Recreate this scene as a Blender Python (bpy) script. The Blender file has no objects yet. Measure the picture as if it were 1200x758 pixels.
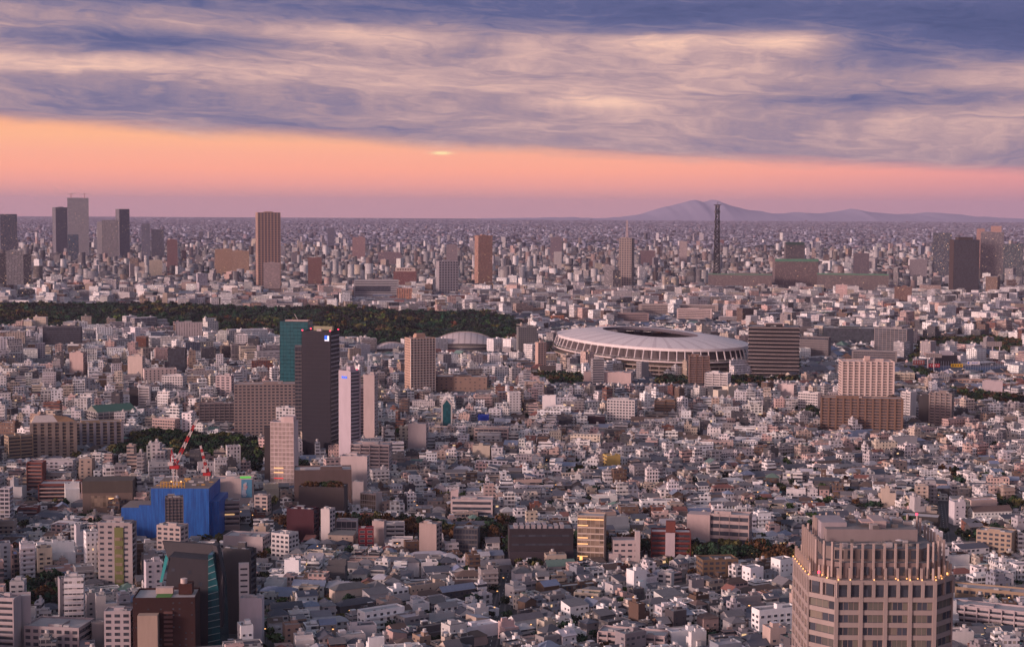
import bpy, math, random
import numpy as np
from mathutils import Matrix, Vector
random.seed(7); rng = np.random.default_rng(7)
S = bpy.context.scene; COL = S.collection
# ------------------------------------------------------------------ camera
CAMH = 240.0; F = 1900.0; PITCH = math.atan(133/1900); ROLL = 0.005
_f = Vector((0, math.cos(PITCH), -math.sin(PITCH))); _u0 = Vector((0, math.sin(PITCH), math.cos(PITCH))); _r0 = Vector((1, 0, 0))
_r = _r0*math.cos(ROLL) + _u0*math.sin(ROLL); _u = _u0*math.cos(ROLL) - _r0*math.sin(ROLL)
cam = bpy.data.objects.new('camera', bpy.data.cameras.new('camera')); COL.objects.link(cam)
cam.data.sensor_width = 36; cam.data.lens = 36*F/1200; cam.data.clip_start = 1; cam.data.clip_end = 150000
m = Matrix.Identity(4)
for i in range(3):
    m[i][0] = _r[i]; m[i][1] = _u[i]; m[i][2] = -_f[i]
m[2][3] = CAMH
cam.matrix_world = m; S.camera = cam
# ------------------------------------------------------------------ view, world, sun
S.view_settings.view_transform = 'Standard'; S.view_settings.look = 'None'; S.view_settings.exposure = 0.12; S.view_settings.gamma = 1
S.render.engine = 'CYCLES'; S.cycles.max_bounces = 4; S.cycles.diffuse_bounces = 2; S.cycles.glossy_bounces = 2
S.cycles.volume_bounces = 0; S.cycles.volume_max_steps = 64
SUN_AZ = -118.0      # degrees from the view direction (+Y), towards the left and behind
SUN_EL = 11.0

def lin(r, g, b):
    f = lambda c: (c/255/12.92) if c/255 <= .04045 else ((c/255+.055)/1.055)**2.4
    return (f(r), f(g), f(b), 1)

class NT:
    """small helper for writing node maths"""
    def __init__(s, nt): s.nt = nt; s.n = nt.nodes; s.l = nt.links
    def put(s, sock, v):
        if v is None: return
        if hasattr(v, 'is_output'): s.l.new(v, sock)
        else:
            if sock.type == 'RGBA' and hasattr(v, '__len__') and len(v) == 3: v = (*v, 1)
            sock.default_value = v
    def m(s, op, a, b=None, c=None, clamp=False):
        n = s.n.new('ShaderNodeMath'); n.operation = op; n.use_clamp = clamp
        for i, v in enumerate((a, b, c)): s.put(n.inputs[i], v)
        return n.outputs[0]
    def mix(s, f, a, b, mode='MIX'):
        n = s.n.new('ShaderNodeMix'); n.data_type = 'RGBA'; n.blend_type = mode
        s.put(n.inputs[0], f); s.put(n.inputs[6], a); s.put(n.inputs[7], b)
        return n.outputs[2]
    def ramp(s, f, stops, interp='LINEAR'):
        n = s.n.new('ShaderNodeValToRGB'); cr = n.color_ramp; cr.interpolation = interp
        while len(cr.elements) < len(stops): cr.elements.new(0.5)
        for e, (p, c) in zip(cr.elements, stops):
            e.position = p; e.color = c if len(c) == 4 else (*c, 1)
        s.put(n.inputs[0], f); return n.outputs[0]
    def comb(s, x, y, z=0.0):
        n = s.n.new('ShaderNodeCombineXYZ')
        for i, v in enumerate((x, y, z)): s.put(n.inputs[i], v)
        return n.outputs[0]
    def sep(s, v):
        n = s.n.new('ShaderNodeSeparateXYZ'); s.put(n.inputs[0], v); return n.outputs
    def noise(s, vec, scale=1, detail=4, rough=.55, dist=0.0):
        n = s.n.new('ShaderNodeTexNoise'); s.put(n.inputs['Vector'], vec)
        n.inputs['Scale'].default_value = scale; n.inputs['Detail'].default_value = detail
        n.inputs['Roughness'].default_value = rough; n.inputs['Distortion'].default_value = dist
        return n.outputs[0]
    def smooth(s, v, a, b):
        n = s.n.new('ShaderNodeMapRange'); n.interpolation_type = 'SMOOTHSTEP'; s.put(n.inputs[0], v)
        n.inputs[1].default_value = a; n.inputs[2].default_value = b
        return n.outputs[0]

W = bpy.data.worlds.new('World'); S.world = W; W.use_nodes = True
def build_sky():
    nt = NT(W.node_tree); nt.n.clear()
    tc = nt.n.new('ShaderNodeTexCoord').outputs['Generated']
    x, y, z = nt.sep(tc)
    az = nt.m('ARCTAN2', x, y)                       # 0 ahead, + to the right
    el = nt.m('ARCSINE', z)
    X = nt.m('MULTIPLY', az, 1.9)                    # about -0.6 .. 0.6 in view
    s = nt.m('MULTIPLY', el, 1.9)                    # 0 .. 0.25 in view (thousandths of photo pixels)
    s2 = nt.m('ADD', s, nt.m('MULTIPLY', X, .045))   # the cloud bands sink to the right
    # clear band over the horizon
    band = nt.ramp(nt.m('MULTIPLY', s, 8.0), [(0.0, lin(206,150,152)), (.10, lin(212,150,148)), (.24, lin(244,162,146)), (.36, lin(255,168,142)),
                     (.50, lin(252,172,144)), (.66, lin(252,180,140)), (.85, lin(250,174,134)), (1, lin(240,150,120))])
    cool = nt.ramp(nt.m('MULTIPLY', s, 8.0), [(0.0, lin(186,138,152)), (.12, lin(192,138,150)), (.36, lin(232,152,150)), (.7, lin(240,160,154)), (1, lin(215,145,150))])
    band = nt.mix(nt.smooth(X, .05, .75), band, cool)
    # streaky cloud deck
    w1 = nt.noise(nt.comb(nt.m('MULTIPLY', X, 2.2), nt.m('MULTIPLY', s2, 14), 1.7), 1, 5, .6)
    yy = nt.m('ADD', nt.m('MULTIPLY', s2, 33), nt.m('MULTIPLY', w1, 3.4))
    n1 = nt.noise(nt.comb(nt.m('MULTIPLY', X, 4.4), yy, .3), 1, 9, .60, .5)
    n2 = nt.noise(nt.comb(nt.m('MULTIPLY', X, 15), nt.m('MULTIPLY', yy, 2.8), 4.1), 1, 6, .62, .9)
    n3 = nt.noise(nt.comb(nt.m('MULTIPLY', X, 1.4), nt.m('MULTIPLY', s2, 9), 7.7), 1, 3, .5)
    prof = nt.ramp(nt.m('MULTIPLY', s2, 3.7), [(0, (.50,)*3), (.33, (.50,)*3), (.40, (.53,)*3), (.50, (.60,)*3), (.60, (.60,)*3),
                      (.70, (.56,)*3), (.80, (.38,)*3), (.90, (.22,)*3), (1, (.20,)*3)])
    L = nt.m('ADD', prof, nt.m('MULTIPLY', nt.m('SUBTRACT', n1, .5), .72))
    L = nt.m('ADD', L, nt.m('MULTIPLY', nt.m('SUBTRACT', n2, .5), .52))
    L = nt.m('ADD', L, nt.m('MULTIPLY', nt.m('SUBTRACT', n3, .5), .30))
    def blob(px, py, sx, sy, a):
        dx = nt.m('MULTIPLY', nt.m('SUBTRACT', X, (px-600)/1000), 1000/sx)
        dy = nt.m('MULTIPLY', nt.m('SUBTRACT', s, (246-py)/1000), 1000/sy)
        q = nt.m('ADD', nt.m('MULTIPLY', dx, dx), nt.m('MULTIPLY', dy, dy))
        return nt.m('MULTIPLY', nt.m('EXPONENT', nt.m('MULTIPLY', q, -1)), a)
    for b in ((440, 48, 150, 14, .30), (820, 52, 130, 11, .30), (925, 52, 55, 12, .30), (880, 80, 120, 14, .16), (180, 58, 170, 14, -.42), (1130, 50, 170, 32, -.26), (620, 20, 260, 12, -.12),
              (1080, 118, 190, 12, -.30), (60, 84, 150, 10, .22), (700, 121, 80, 7, .22), (150, 122, 240, 26, -.06), (1000, 80, 120, 9, -.14)):
        L = nt.m('ADD', L, blob(*b))
    # above the picture the deck goes on as broken blue and mauve cloud
    cloud = nt.ramp(L, [(0.0, lin(76,85,126)), (.20, lin(92,97,138)), (.38, lin(130,120,146)), (.54, lin(166,141,151)), (.70, lin(202,166,163)), (.88, lin(236,192,174)), (1, lin(252,208,182))])
    edge = nt.m('ADD', s2, nt.m('MULTIPLY', nt.m('SUBTRACT', n1, .5), .026))
    edge = nt.m('ADD', edge, nt.m('MULTIPLY', nt.m('SUBTRACT', n3, .5), .016))
    cm = nt.smooth(edge, .062, .082)
    col = nt.mix(cm, band, cloud)
    # small bright sliver of cloud edge under the deck
    br = blob(517, 180.5, 10, 1.8, 1.3)
    col = nt.mix(br, col, lin(255,225,170))
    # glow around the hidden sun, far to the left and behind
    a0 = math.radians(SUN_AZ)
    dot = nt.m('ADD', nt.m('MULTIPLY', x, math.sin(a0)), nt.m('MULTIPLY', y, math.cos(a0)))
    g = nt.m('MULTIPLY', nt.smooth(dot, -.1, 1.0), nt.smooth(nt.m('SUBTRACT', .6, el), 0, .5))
    over = nt.mix(nt.smooth(nt.m('MULTIPLY', nt.m('ADD', n3, n1), .5), .35, .65), (.12,.135,.20), (.23,.22,.275))
    col = nt.mix(nt.smooth(el, .15, .45), col, over)          # the deck overhead: broken mauve and pink cloud
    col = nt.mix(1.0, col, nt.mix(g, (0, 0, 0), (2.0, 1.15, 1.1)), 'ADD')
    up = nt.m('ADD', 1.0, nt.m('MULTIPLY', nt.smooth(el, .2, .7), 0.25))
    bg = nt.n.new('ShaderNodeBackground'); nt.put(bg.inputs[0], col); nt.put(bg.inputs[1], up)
    nish = nt.n.new('ShaderNodeTexSky'); nish.sky_type = 'NISHITA'; nish.sun_disc = False
    nish.sun_elevation = math.radians(SUN_EL); nish.sun_rotation = math.radians(SUN_AZ)
    bg2 = nt.n.new('ShaderNodeBackground'); nt.l.new(nish.outputs[0], bg2.inputs[0]); bg2.inputs[1].default_value = 0.05
    # the Nishita sky only lies above the cloud-free band
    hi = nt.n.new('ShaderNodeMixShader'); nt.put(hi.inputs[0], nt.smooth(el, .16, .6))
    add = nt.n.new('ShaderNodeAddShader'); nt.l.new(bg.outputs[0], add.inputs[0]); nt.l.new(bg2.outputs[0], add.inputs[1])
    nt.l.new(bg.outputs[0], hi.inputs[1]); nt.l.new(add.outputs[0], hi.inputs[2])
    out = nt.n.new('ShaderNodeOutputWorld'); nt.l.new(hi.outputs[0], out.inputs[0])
build_sky()
sd = bpy.data.lights.new('sun', 'SUN'); sd.energy = 3.7; sd.angle = math.radians(9); sd.color = (1, .68, .61)
so = bpy.data.objects.new('sun', sd); COL.objects.link(so)
_sv = Vector((math.sin(math.radians(SUN_AZ))*math.cos(math.radians(SUN_EL)), math.cos(math.radians(SUN_AZ))*math.cos(math.radians(SUN_EL)), math.sin(math.radians(SUN_EL))))
so.rotation_euler = _sv.to_track_quat('Z', 'Y').to_euler(); so.location = (0, 0, 900)

# ------------------------------------------------------------------ picture <-> ground
def ray(px, py): return _f*F + _r*(px-600) + _u*(379-py)
def gnd(px, py, z=0.0):
    d = ray(px, py); t = (z-CAMH)/d.z; return (d.x*t, d.y*t)
def proj(x, y, z):
    p = Vector((x, y, z-CAMH)); k = p.dot(_f)
    return 600+F*p.dot(_r)/k, 379-F*p.dot(_u)/k
def gy(px, D):                                         # picture row of the ground at distance D
    az = (px-600)/F; return proj(D*az, D, 0)[1]
def z_at(px, py, Y):                                   # height of what shows at (px,py) at depth Y
    d = ray(px, py); return CAMH + d.z*Y/d.y

# ------------------------------------------------------------------ materials
MATS = {}
def newmat(name, rough=.8, spec=.3):
    mt = bpy.data.materials.new(name); mt.use_nodes = True; nt = NT(mt.node_tree)
    b = mt.node_tree.nodes['Principled BSDF']; b.inputs['Roughness'].default_value = rough; b.inputs['Specular IOR Level'].default_value = spec
    MATS[name] = mt; return mt, nt, b
def attr(nt, name):
    a = nt.n.new('ShaderNodeAttribute'); a.attribute_name = name; return a
def dirt(nt, scale=.25, amt=.16):
    g = nt.n.new('ShaderNodeNewGeometry').outputs['Position']
    x, y, z = nt.sep(g)
    v = nt.comb(x, y, nt.m('MULTIPLY', z, .22))
    n = nt.noise(v, scale, 4, .65)
    return nt.m('ADD', 1-amt*.9, nt.m('MULTIPLY', nt.m('SUBTRACT', n, .42), 2.4*amt))
def scale_col(nt, c, f):
    return nt.mix(1.0, c, nt.comb(f, f, f), 'MULTIPLY')
# plain painted or rendered surface, colour from the mesh
_m, nt, b = newmat('surface', .85); nt.put(b.inputs[0], scale_col(nt, attr(nt, 'col').outputs['Color'], dirt(nt)))
_m, nt, b = newmat('roofing', .8)
g = nt.n.new('ShaderNodeNewGeometry').outputs['Position']
nr = nt.m('ADD', .60, nt.m('MULTIPLY', nt.noise(g, .42, 7, .8), .80))
nt.put(b.inputs[0], scale_col(nt, attr(nt, 'col').outputs['Color'], nr))
# facade: bays and storeys of windows in metres, per-building proportions
_m, nt, b = newmat('facade', .85)
u, v, _ = nt.sep(attr(nt, 'UVMap').outputs['Vector'])
sx, sy, sz = nt.sep(attr(nt, 'sty').outputs['Vector'])
bay = nt.m('ADD', 2.2, nt.m('MULTIPLY', sx, 2.4))
uu = nt.m('DIVIDE', u, bay); vv = nt.m('DIVIDE', v, 3.15)
fu = nt.m('ABSOLUTE', nt.m('SUBTRACT', nt.m('FRACT', uu), .5)); fv = nt.m('ABSOLUTE', nt.m('SUBTRACT', nt.m('FRACT', vv), .56))
mask = nt.m('MULTIPLY', nt.m('LESS_THAN', fu, nt.m('MULTIPLY', sy, .5)), nt.m('LESS_THAN', fv, nt.m('MULTIPLY', sz, .5)))
cell = nt.comb(nt.m('FLOOR', uu), nt.m('FLOOR', vv), nt.m('MULTIPLY', sx, 91))
wn = nt.n.new('ShaderNodeTexWhiteNoise'); wn.noise_dimensions = '3D'; nt.put(wn.inputs[0], cell)
rnd = wn.outputs['Value']
has = nt.m('GREATER_THAN', rnd, .10)
mask = nt.m('MULTIPLY', mask, has)
fcol = scale_col(nt, attr(nt, 'col').outputs['Color'], dirt(nt))
gl = nt.ramp(rnd, [(0, (.03,.035,.05)), (.5, (.05,.055,.07)), (.8, (.09,.09,.10)), (.93, (.25,.23,.21)), (1, (.3,.27,.24))])
nt.put(b.inputs[0], nt.mix(mask, fcol, gl))
nt.put(b.inputs['Roughness'], nt.m('SUBTRACT', .85, nt.m('MULTIPLY', mask, .6)))
lit = nt.m('MULTIPLY', mask, nt.m('GREATER_THAN', rnd, .993))
b.inputs['Emission Color'].default_value = (1, .62, .30, 1); nt.put(b.inputs['Emission Strength'], nt.m('MULTIPLY', lit, .9))
# glazing
def glass(name, c, rough=.18, spec=.6, var=.5):
    _m, nt, b = newmat(name, rough, spec)
    g = nt.n.new('ShaderNodeObjectInfo').outputs['Random']
    p = nt.n.new('ShaderNodeNewGeometry').outputs['Position']; x, y, z = nt.sep(p)
    wn = nt.n.new('ShaderNodeTexWhiteNoise'); wn.noise_dimensions = '3D'
    nt.put(wn.inputs[0], nt.comb(nt.m('FLOOR', nt.m('MULTIPLY', nt.m('ADD', x, y), .42)), nt.m('FLOOR', nt.m('MULTIPLY', z, .31)), g))
    nt.put(b.inputs[0], scale_col(nt, (*c, 1), nt.m('ADD', 1-var*.5, nt.m('MULTIPLY', wn.outputs[0], var*1.4))))
glass('glass', (.045,.05,.065)); glass('glass_teal', (.012,.075,.09), .15, .7, .35); glass('glass_pale', (.30,.24,.22), .3, .4, .3); glass('glass_dark', (.03,.03,.04), .2, .5, .08); glass('glass_blue', (.03,.06,.12), .2, .6, .6)
glass('glass_warm', (.16,.12,.09), .3, .4, .8)
def emis(name, c, s):
    _m, nt, b = newmat(name, .6); nt.put(b.inputs[0], (*c, 1)); nt.put(b.inputs['Emission Color'], (*c, 1)); b.inputs['Emission Strength'].default_value = s
emis('lamp_warm', (1, .48, .16), 1.7); emis('lamp_red', (1, .06, .12), 2.0); emis('lamp_white', (1, .8, .6), 3.0); emis('room_light', (1, .58, .26), .55)
emis('sign_green', (.12, .6, .1), .3); emis('sign_blue', (.02, .12, .75), .8); emis('sign_white', (.7, .75, .85), .6)
emis('sign_yellow', (.9, .5, .03), .35); emis('sign_red', (.8, .05, .05), .3); emis('glowing_teal', (.03, .25, .25), .10)
# foliage and bark
_m, nt, b = newmat('foliage', .9, .1); nt.put(b.inputs[0], attr(nt, 'col').outputs['Color'])
_m, nt, b = newmat('bark', .95, .1); b.inputs[0].default_value = (.07,.05,.04,1)
# blue site sheeting, fold shading streaked into its colour
_m, nt, b = newmat('sheeting', .55, .4)
u, v, _ = nt.sep(attr(nt, 'UVMap').outputs['Vector'])
nn = nt.noise(nt.comb(nt.m('MULTIPLY', u, .5), nt.m('MULTIPLY', v, .05), 0), 1, 4, .6)
seam = nt.m('LESS_THAN', nt.m('FRACT', nt.m('DIVIDE', u, 5.4)), .05)
c = nt.mix(nt.smooth(nn, .3, .7), (.005, .055, .24, 1), (.015, .12, .42, 1)); c = nt.mix(nt.m('MULTIPLY', seam, .5), c, (.004,.03,.14,1))
nt.put(b.inputs[0], c)
# ground
_m, nt, b = newmat('asphalt', .9)
g = nt.n.new('ShaderNodeNewGeometry').outputs['Position']
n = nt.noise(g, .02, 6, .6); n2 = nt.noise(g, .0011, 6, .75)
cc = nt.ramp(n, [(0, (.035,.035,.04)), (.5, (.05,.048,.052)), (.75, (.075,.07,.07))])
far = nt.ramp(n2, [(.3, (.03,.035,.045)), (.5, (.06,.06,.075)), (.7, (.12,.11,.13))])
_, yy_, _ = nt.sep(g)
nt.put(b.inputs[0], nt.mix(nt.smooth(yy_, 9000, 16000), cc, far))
_m, nt, b = newmat('soil', .95); b.inputs[0].default_value = (.035,.04,.022,1)
_m, nt, b = newmat('hazed_hillside', .95); b.inputs[0].default_value = (.27,.25,.33,1)  # pale bluish tone puts distance haze into the hill colour

# ------------------------------------------------------------------ mesh builder
class MB:
    def __init__(s): s.v = []; s.f = []; s.uv = []; s.c = []; s.st = []; s.mi = []; s.T = None; s.names = []
    def P(s, p):
        if s.T is None: return tuple(p)
        x0, y0, z0, c, q = s.T; return (x0+p[0]*c-p[1]*q, y0+p[0]*q+p[1]*c, z0+p[2])
    def face(s, pts, mat, col=(.5,.5,.5), uv=None, sty=(0,0,0)):
        n = len(s.v); s.v += [s.P(p) for p in pts]; s.f.append(tuple(range(n, n+len(pts))))
        s.uv += uv if uv else [(0, 0)]*len(pts); s.c += [col]*len(pts); s.st += [sty]*len(pts)
        if mat not in s.names: s.names.append(mat)
        s.mi.append(s.names.index(mat))
    def wall(s, ax, ay, bx, by, z0, z1, mat, col, sty=(0,0,0), u0=0):
        L = math.hypot(bx-ax, by-ay)
        s.face([(ax,ay,z0),(bx,by,z0),(bx,by,z1),(ax,ay,z1)], mat, col, [(u0,z0),(u0+L,z0),(u0+L,z1),(u0,z1)], sty)
    def box(s, x0, x1, y0, y1, z0, z1, mat='surface', col=(.5,.5,.5), top=None, topcol=None, sty=(0,0,0), bottom=False):
        s.wall(x0,y0,x1,y0,z0,z1,mat,col,sty); s.wall(x1,y0,x1,y1,z0,z1,mat,col,sty,x1-x0)
        s.wall(x1,y1,x0,y1,z0,z1,mat,col,sty); s.wall(x0,y1,x0,y0,z0,z1,mat,col,sty,x1-x0)
        s.face([(x0,y0,z1),(x1,y0,z1),(x1,y1,z1),(x0,y1,z1)], top or (mat if mat != 'facade' else 'roofing'), topcol or col)
        if bottom: s.face([(x0,y1,z0),(x1,y1,z0),(x1,y0,z0),(x0,y0,z0)], mat, col)
    def bar(s, a, b, r, mat='surface', col=(.5,.5,.5), n=4, r2=None):
        a = Vector(a); b = Vector(b); d = (b-a).normalized(); t = Vector((0,0,1)) if abs(d.z) < .9 else Vector((1,0,0))
        e = d.cross(t).normalized(); g = d.cross(e); r2 = r if r2 is None else r2
        A = [a+(e*math.cos(k*2*math.pi/n+.785)+g*math.sin(k*2*math.pi/n+.785))*r for k in range(n)]
        B = [b+(e*math.cos(k*2*math.pi/n+.785)+g*math.sin(k*2*math.pi/n+.785))*r2 for k in range(n)]
        for k in range(n): s.face([A[k],B[k],B[(k+1)%n],A[(k+1)%n]], mat, col)
        s.face(B[::-1], mat, col); s.face(A, mat, col)
    def cyl(s, x, y, z0, z1, r, mat='surface', col=(.5,.5,.5), n=12, r2=None):
        r2 = r if r2 is None else r2
        A = [(x+r*math.cos(k*2*math.pi/n), y+r*math.sin(k*2*math.pi/n), z0) for k in range(n)]
        B = [(x+r2*math.cos(k*2*math.pi/n), y+r2*math.sin(k*2*math.pi/n), z1) for k in range(n)]
        for k in range(n): s.face([A[k],A[(k+1)%n],B[(k+1)%n],B[k]], mat, col)
        s.face(B, mat, col)
    def mesh(s, name):
        me = bpy.data.meshes.new(name); me.from_pydata(s.v, [], s.f)
        for nm in s.names: me.materials.append(MATS[nm])
        if len(s.names) > 1: me.polygons.foreach_set('material_index', np.array(s.mi, dtype=np.int32))
        uv = me.uv_layers.new(name='UVMap'); uv.data.foreach_set('uv', np.array(s.uv, dtype=np.float32).ravel())
        a = me.attributes.new('col', 'FLOAT_COLOR', 'CORNER'); c = np.ones((len(s.c), 4), dtype=np.float32); c[:, :3] = np.array(s.c, dtype=np.float32)
        a.data.foreach_set('color', c.ravel())
        a = me.attributes.new('sty', 'FLOAT_VECTOR', 'CORNER'); a.data.foreach_set('vector', np.array(s.st, dtype=np.float32).ravel())
        me.update(); return me
    def obj(s, name, parent=None, kind=None):
        if not s.f: return None
        o = bpy.data.objects.new(name, s.mesh(name)); COL.objects.link(o)
        if parent is not None: o.parent = parent
        if kind: o['kind'] = kind
        return o
def big_mesh(name, V, Fc, col, mats, mi=None, uv=None, sty=None):
    """V (n,3), Fc (m,4) quads, col per face"""
    me = bpy.data.meshes.new(name); nV, nF = len(V), len(Fc)
    me.vertices.add(nV); me.vertices.foreach_set('co', np.asarray(V, dtype=np.float32).ravel())
    me.loops.add(nF*4); me.loops.foreach_set('vertex_index', np.asarray(Fc, dtype=np.int32).ravel())
    me.polygons.add(nF); me.polygons.foreach_set('loop_start', np.arange(nF, dtype=np.int32)*4)
    try: me.polygons.foreach_set('loop_total', np.full(nF, 4, dtype=np.int32))
    except Exception: pass
    for k in mats: me.materials.append(MATS[k])
    if mi is not None: me.polygons.foreach_set('material_index', np.asarray(mi, dtype=np.int32))
    a = me.attributes.new('col', 'FLOAT_COLOR', 'CORNER'); c = np.ones((nF*4, 4), dtype=np.float32); c[:, :3] = np.repeat(col, 4, axis=0)
    a.data.foreach_set('color', c.ravel())
    if uv is not None:
        l = me.uv_layers.new(name='UVMap'); l.data.foreach_set('uv', np.asarray(uv, dtype=np.float32).ravel())
    if sty is not None:
        a = me.attributes.new('sty', 'FLOAT_VECTOR', 'CORNER'); a.data.foreach_set('vector', np.repeat(sty, 4, axis=0).astype(np.float32).ravel())
    me.update(); me.validate(); return me
def link(name, me, parent=None, loc=None, rz=0):
    o = bpy.data.objects.new(name, me); COL.objects.link(o)
    if parent is not None: o.parent = parent
    if loc is not None: o.location = loc
    if rz: o.rotation_euler = (0, 0, rz)
    return o
def empty(name, loc, rz=0):
    o = bpy.data.objects.new(name, None); COL.objects.link(o); o.location = loc; o.rotation_euler = (0, 0, rz); o.empty_display_size = 2; return o
LABELS = set()
def tag(o, label, cat, group=None):
    if label in LABELS and not group: print('DUP LABEL', label)
    LABELS.add(label)
    o['label'] = label; o['category'] = cat
    if group: o['group'] = group
    return o
def struct(o): o['kind'] = 'structure'; return o
LM = []                                               # landmarks other labels refer to: (phrase, px, py)
BLOCK = []                                            # heroes that must stay in view: (x0, x1, bottom row, distance)
FOOT = []                                             # occupied ground: (x, y, radius)

# ------------------------------------------------------------------ the setting
mb = MB(); mb.face([(-60000,-3000,0),(60000,-3000,0),(60000,44000,0),(-60000,44000,0)], 'asphalt'); struct(mb.obj('ground'))
def hills():
    D = 41000; prof = [(560,0),(620,1),(665,2),(700,1.5),(730,3),(745,5),(765,11),(783,16),(796,19),(808,22.5),(815,22),(824,20.5),(832,23),(841,21.5),(856,16),(872,12),(888,10),(905,7),
        (925,8),(940,9),(957,7.5),(972,9),(984,10.5),(995,13),(1006,12),(1018,9.5),(1034,9),(1050,7),(1066,7.5),(1082,9.5),(1096,10),(1110,8),(1128,6),(1150,4.5),(1175,3.5),(1230,2.5),(1300,0)]
    xs = np.arange(560, 1301, 2.5); hh = np.interp(xs, [p[0] for p in prof], [p[1] for p in prof])
    hh = hh + np.interp(xs, xs[::3], rng.normal(0, .45, len(xs[::3])))*(hh > 1)
    rows = 9; V = []; Fc = []
    for j in range(rows):
        t = j/(rows-1)*2-1; k = (1-abs(t)**1.6)
        for i, (x, h) in enumerate(zip(xs, hh)):
            X = (x-600)/F*D; Z = max(0, (h+1)*D/F)*k*(1+(.04*math.sin(i*.5+j*1.1)+.03*math.sin(i*1.3+j))*(k < .98)) - 8*(1-k)
            V.append((X, D+t*3400, Z))
    n = len(xs)
    for j in range(rows-1):
        for i in range(n-1): a = j*n+i; Fc.append((a, a+1, a+n+1, a+n))
    me = bpy.data.meshes.new('hills'); me.from_pydata(V, [], Fc); me.materials.append(MATS['hazed_hillside'])
    for p in me.polygons: p.use_smooth = True
    struct(link('hills', me))
hills()
mb = MB(); mb.box(-46000, 46000, -2500, 45500, -1.0, 520, 'surface', bottom=True)
hz = mb.obj('haze', kind='stuff'); mt = bpy.data.materials.new('haze'); mt.use_nodes = True; hn = mt.node_tree; hn.nodes.clear()
pv = hn.nodes.new('ShaderNodeVolumePrincipled'); pv.inputs['Color'].default_value = (.63, .58, .80, 1); pv.inputs['Density'].default_value = 1.9e-5; pv.inputs['Anisotropy'].default_value = 0.0
ho = hn.nodes.new('ShaderNodeOutputMaterial'); hn.links.new(pv.outputs[0], ho.inputs['Volume']); hz.data.materials.clear(); hz.data.materials.append(mt)
# surfaces: named colours (linear, real-world base colours)
C = dict(white=(.60,.56,.55), cream=(.52,.44,.35), tan=(.38,.27,.19), pink=(.50,.37,.33), grey=(.30,.28,.285), lightgrey=(.42,.39,.39), dark=(.055,.05,.055), brown=(.14,.09,.07),
         red=(.20,.055,.045), brick=(.24,.11,.075), orange=(.40,.17,.09), blue=(.05,.09,.17), beige=(.42,.34,.28), green=(.12,.22,.15), charcoal=(.09,.085,.09), olive=(.17,.17,.12), gold=(.5,.36,.12), slate=(.13,.14,.17))
# ------------------------------------------------------------------ named buildings
def pane_mesh(name, w, h, mat='glass', frame=None, depth=.08, bars=0, col=(.1,.1,.1)):
    """one window or ribbon of glass, its back on y=0, foot at z=0"""
    mb = MB(); mb.box(-w/2, w/2, -depth, 0.02, 0, h, mat, col)
    if frame is not None:
        t = .12
        mb.box(-w/2-t, w/2+t, -depth-.06, 0.01, -t, 0, 'surface', frame); mb.box(-w/2-t, w/2+t, -depth-.06, 0.01, h, h+t, 'surface', frame)
        mb.box(-w/2-t, -w/2, -depth-.06, 0.01, 0, h, 'surface', frame); mb.box(w/2, w/2+t, -depth-.06, 0.01, 0, h, 'surface', frame)
        for k in range(bars):
            x = -w/2+(k+1)*w/(bars+1); mb.box(x-.06, x+.06, -depth-.05, -depth+.01, 0, h, 'surface', frame)
    return mb.mesh(name)
class Face:
    def __init__(s, ox, oy, ang, w): s.ox, s.oy, s.a, s.w = ox, oy, ang, w    # centre of a facade in the thing's frame
    def at(s, u, z, n=0.0):
        c, q = math.cos(s.a), math.sin(s.a); return (s.ox+u*c+n*q, s.oy+u*q-n*c, z)
    def put(s, name, me, root, u, z): return link(name, me, root, s.at(u, z), s.a)
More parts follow.
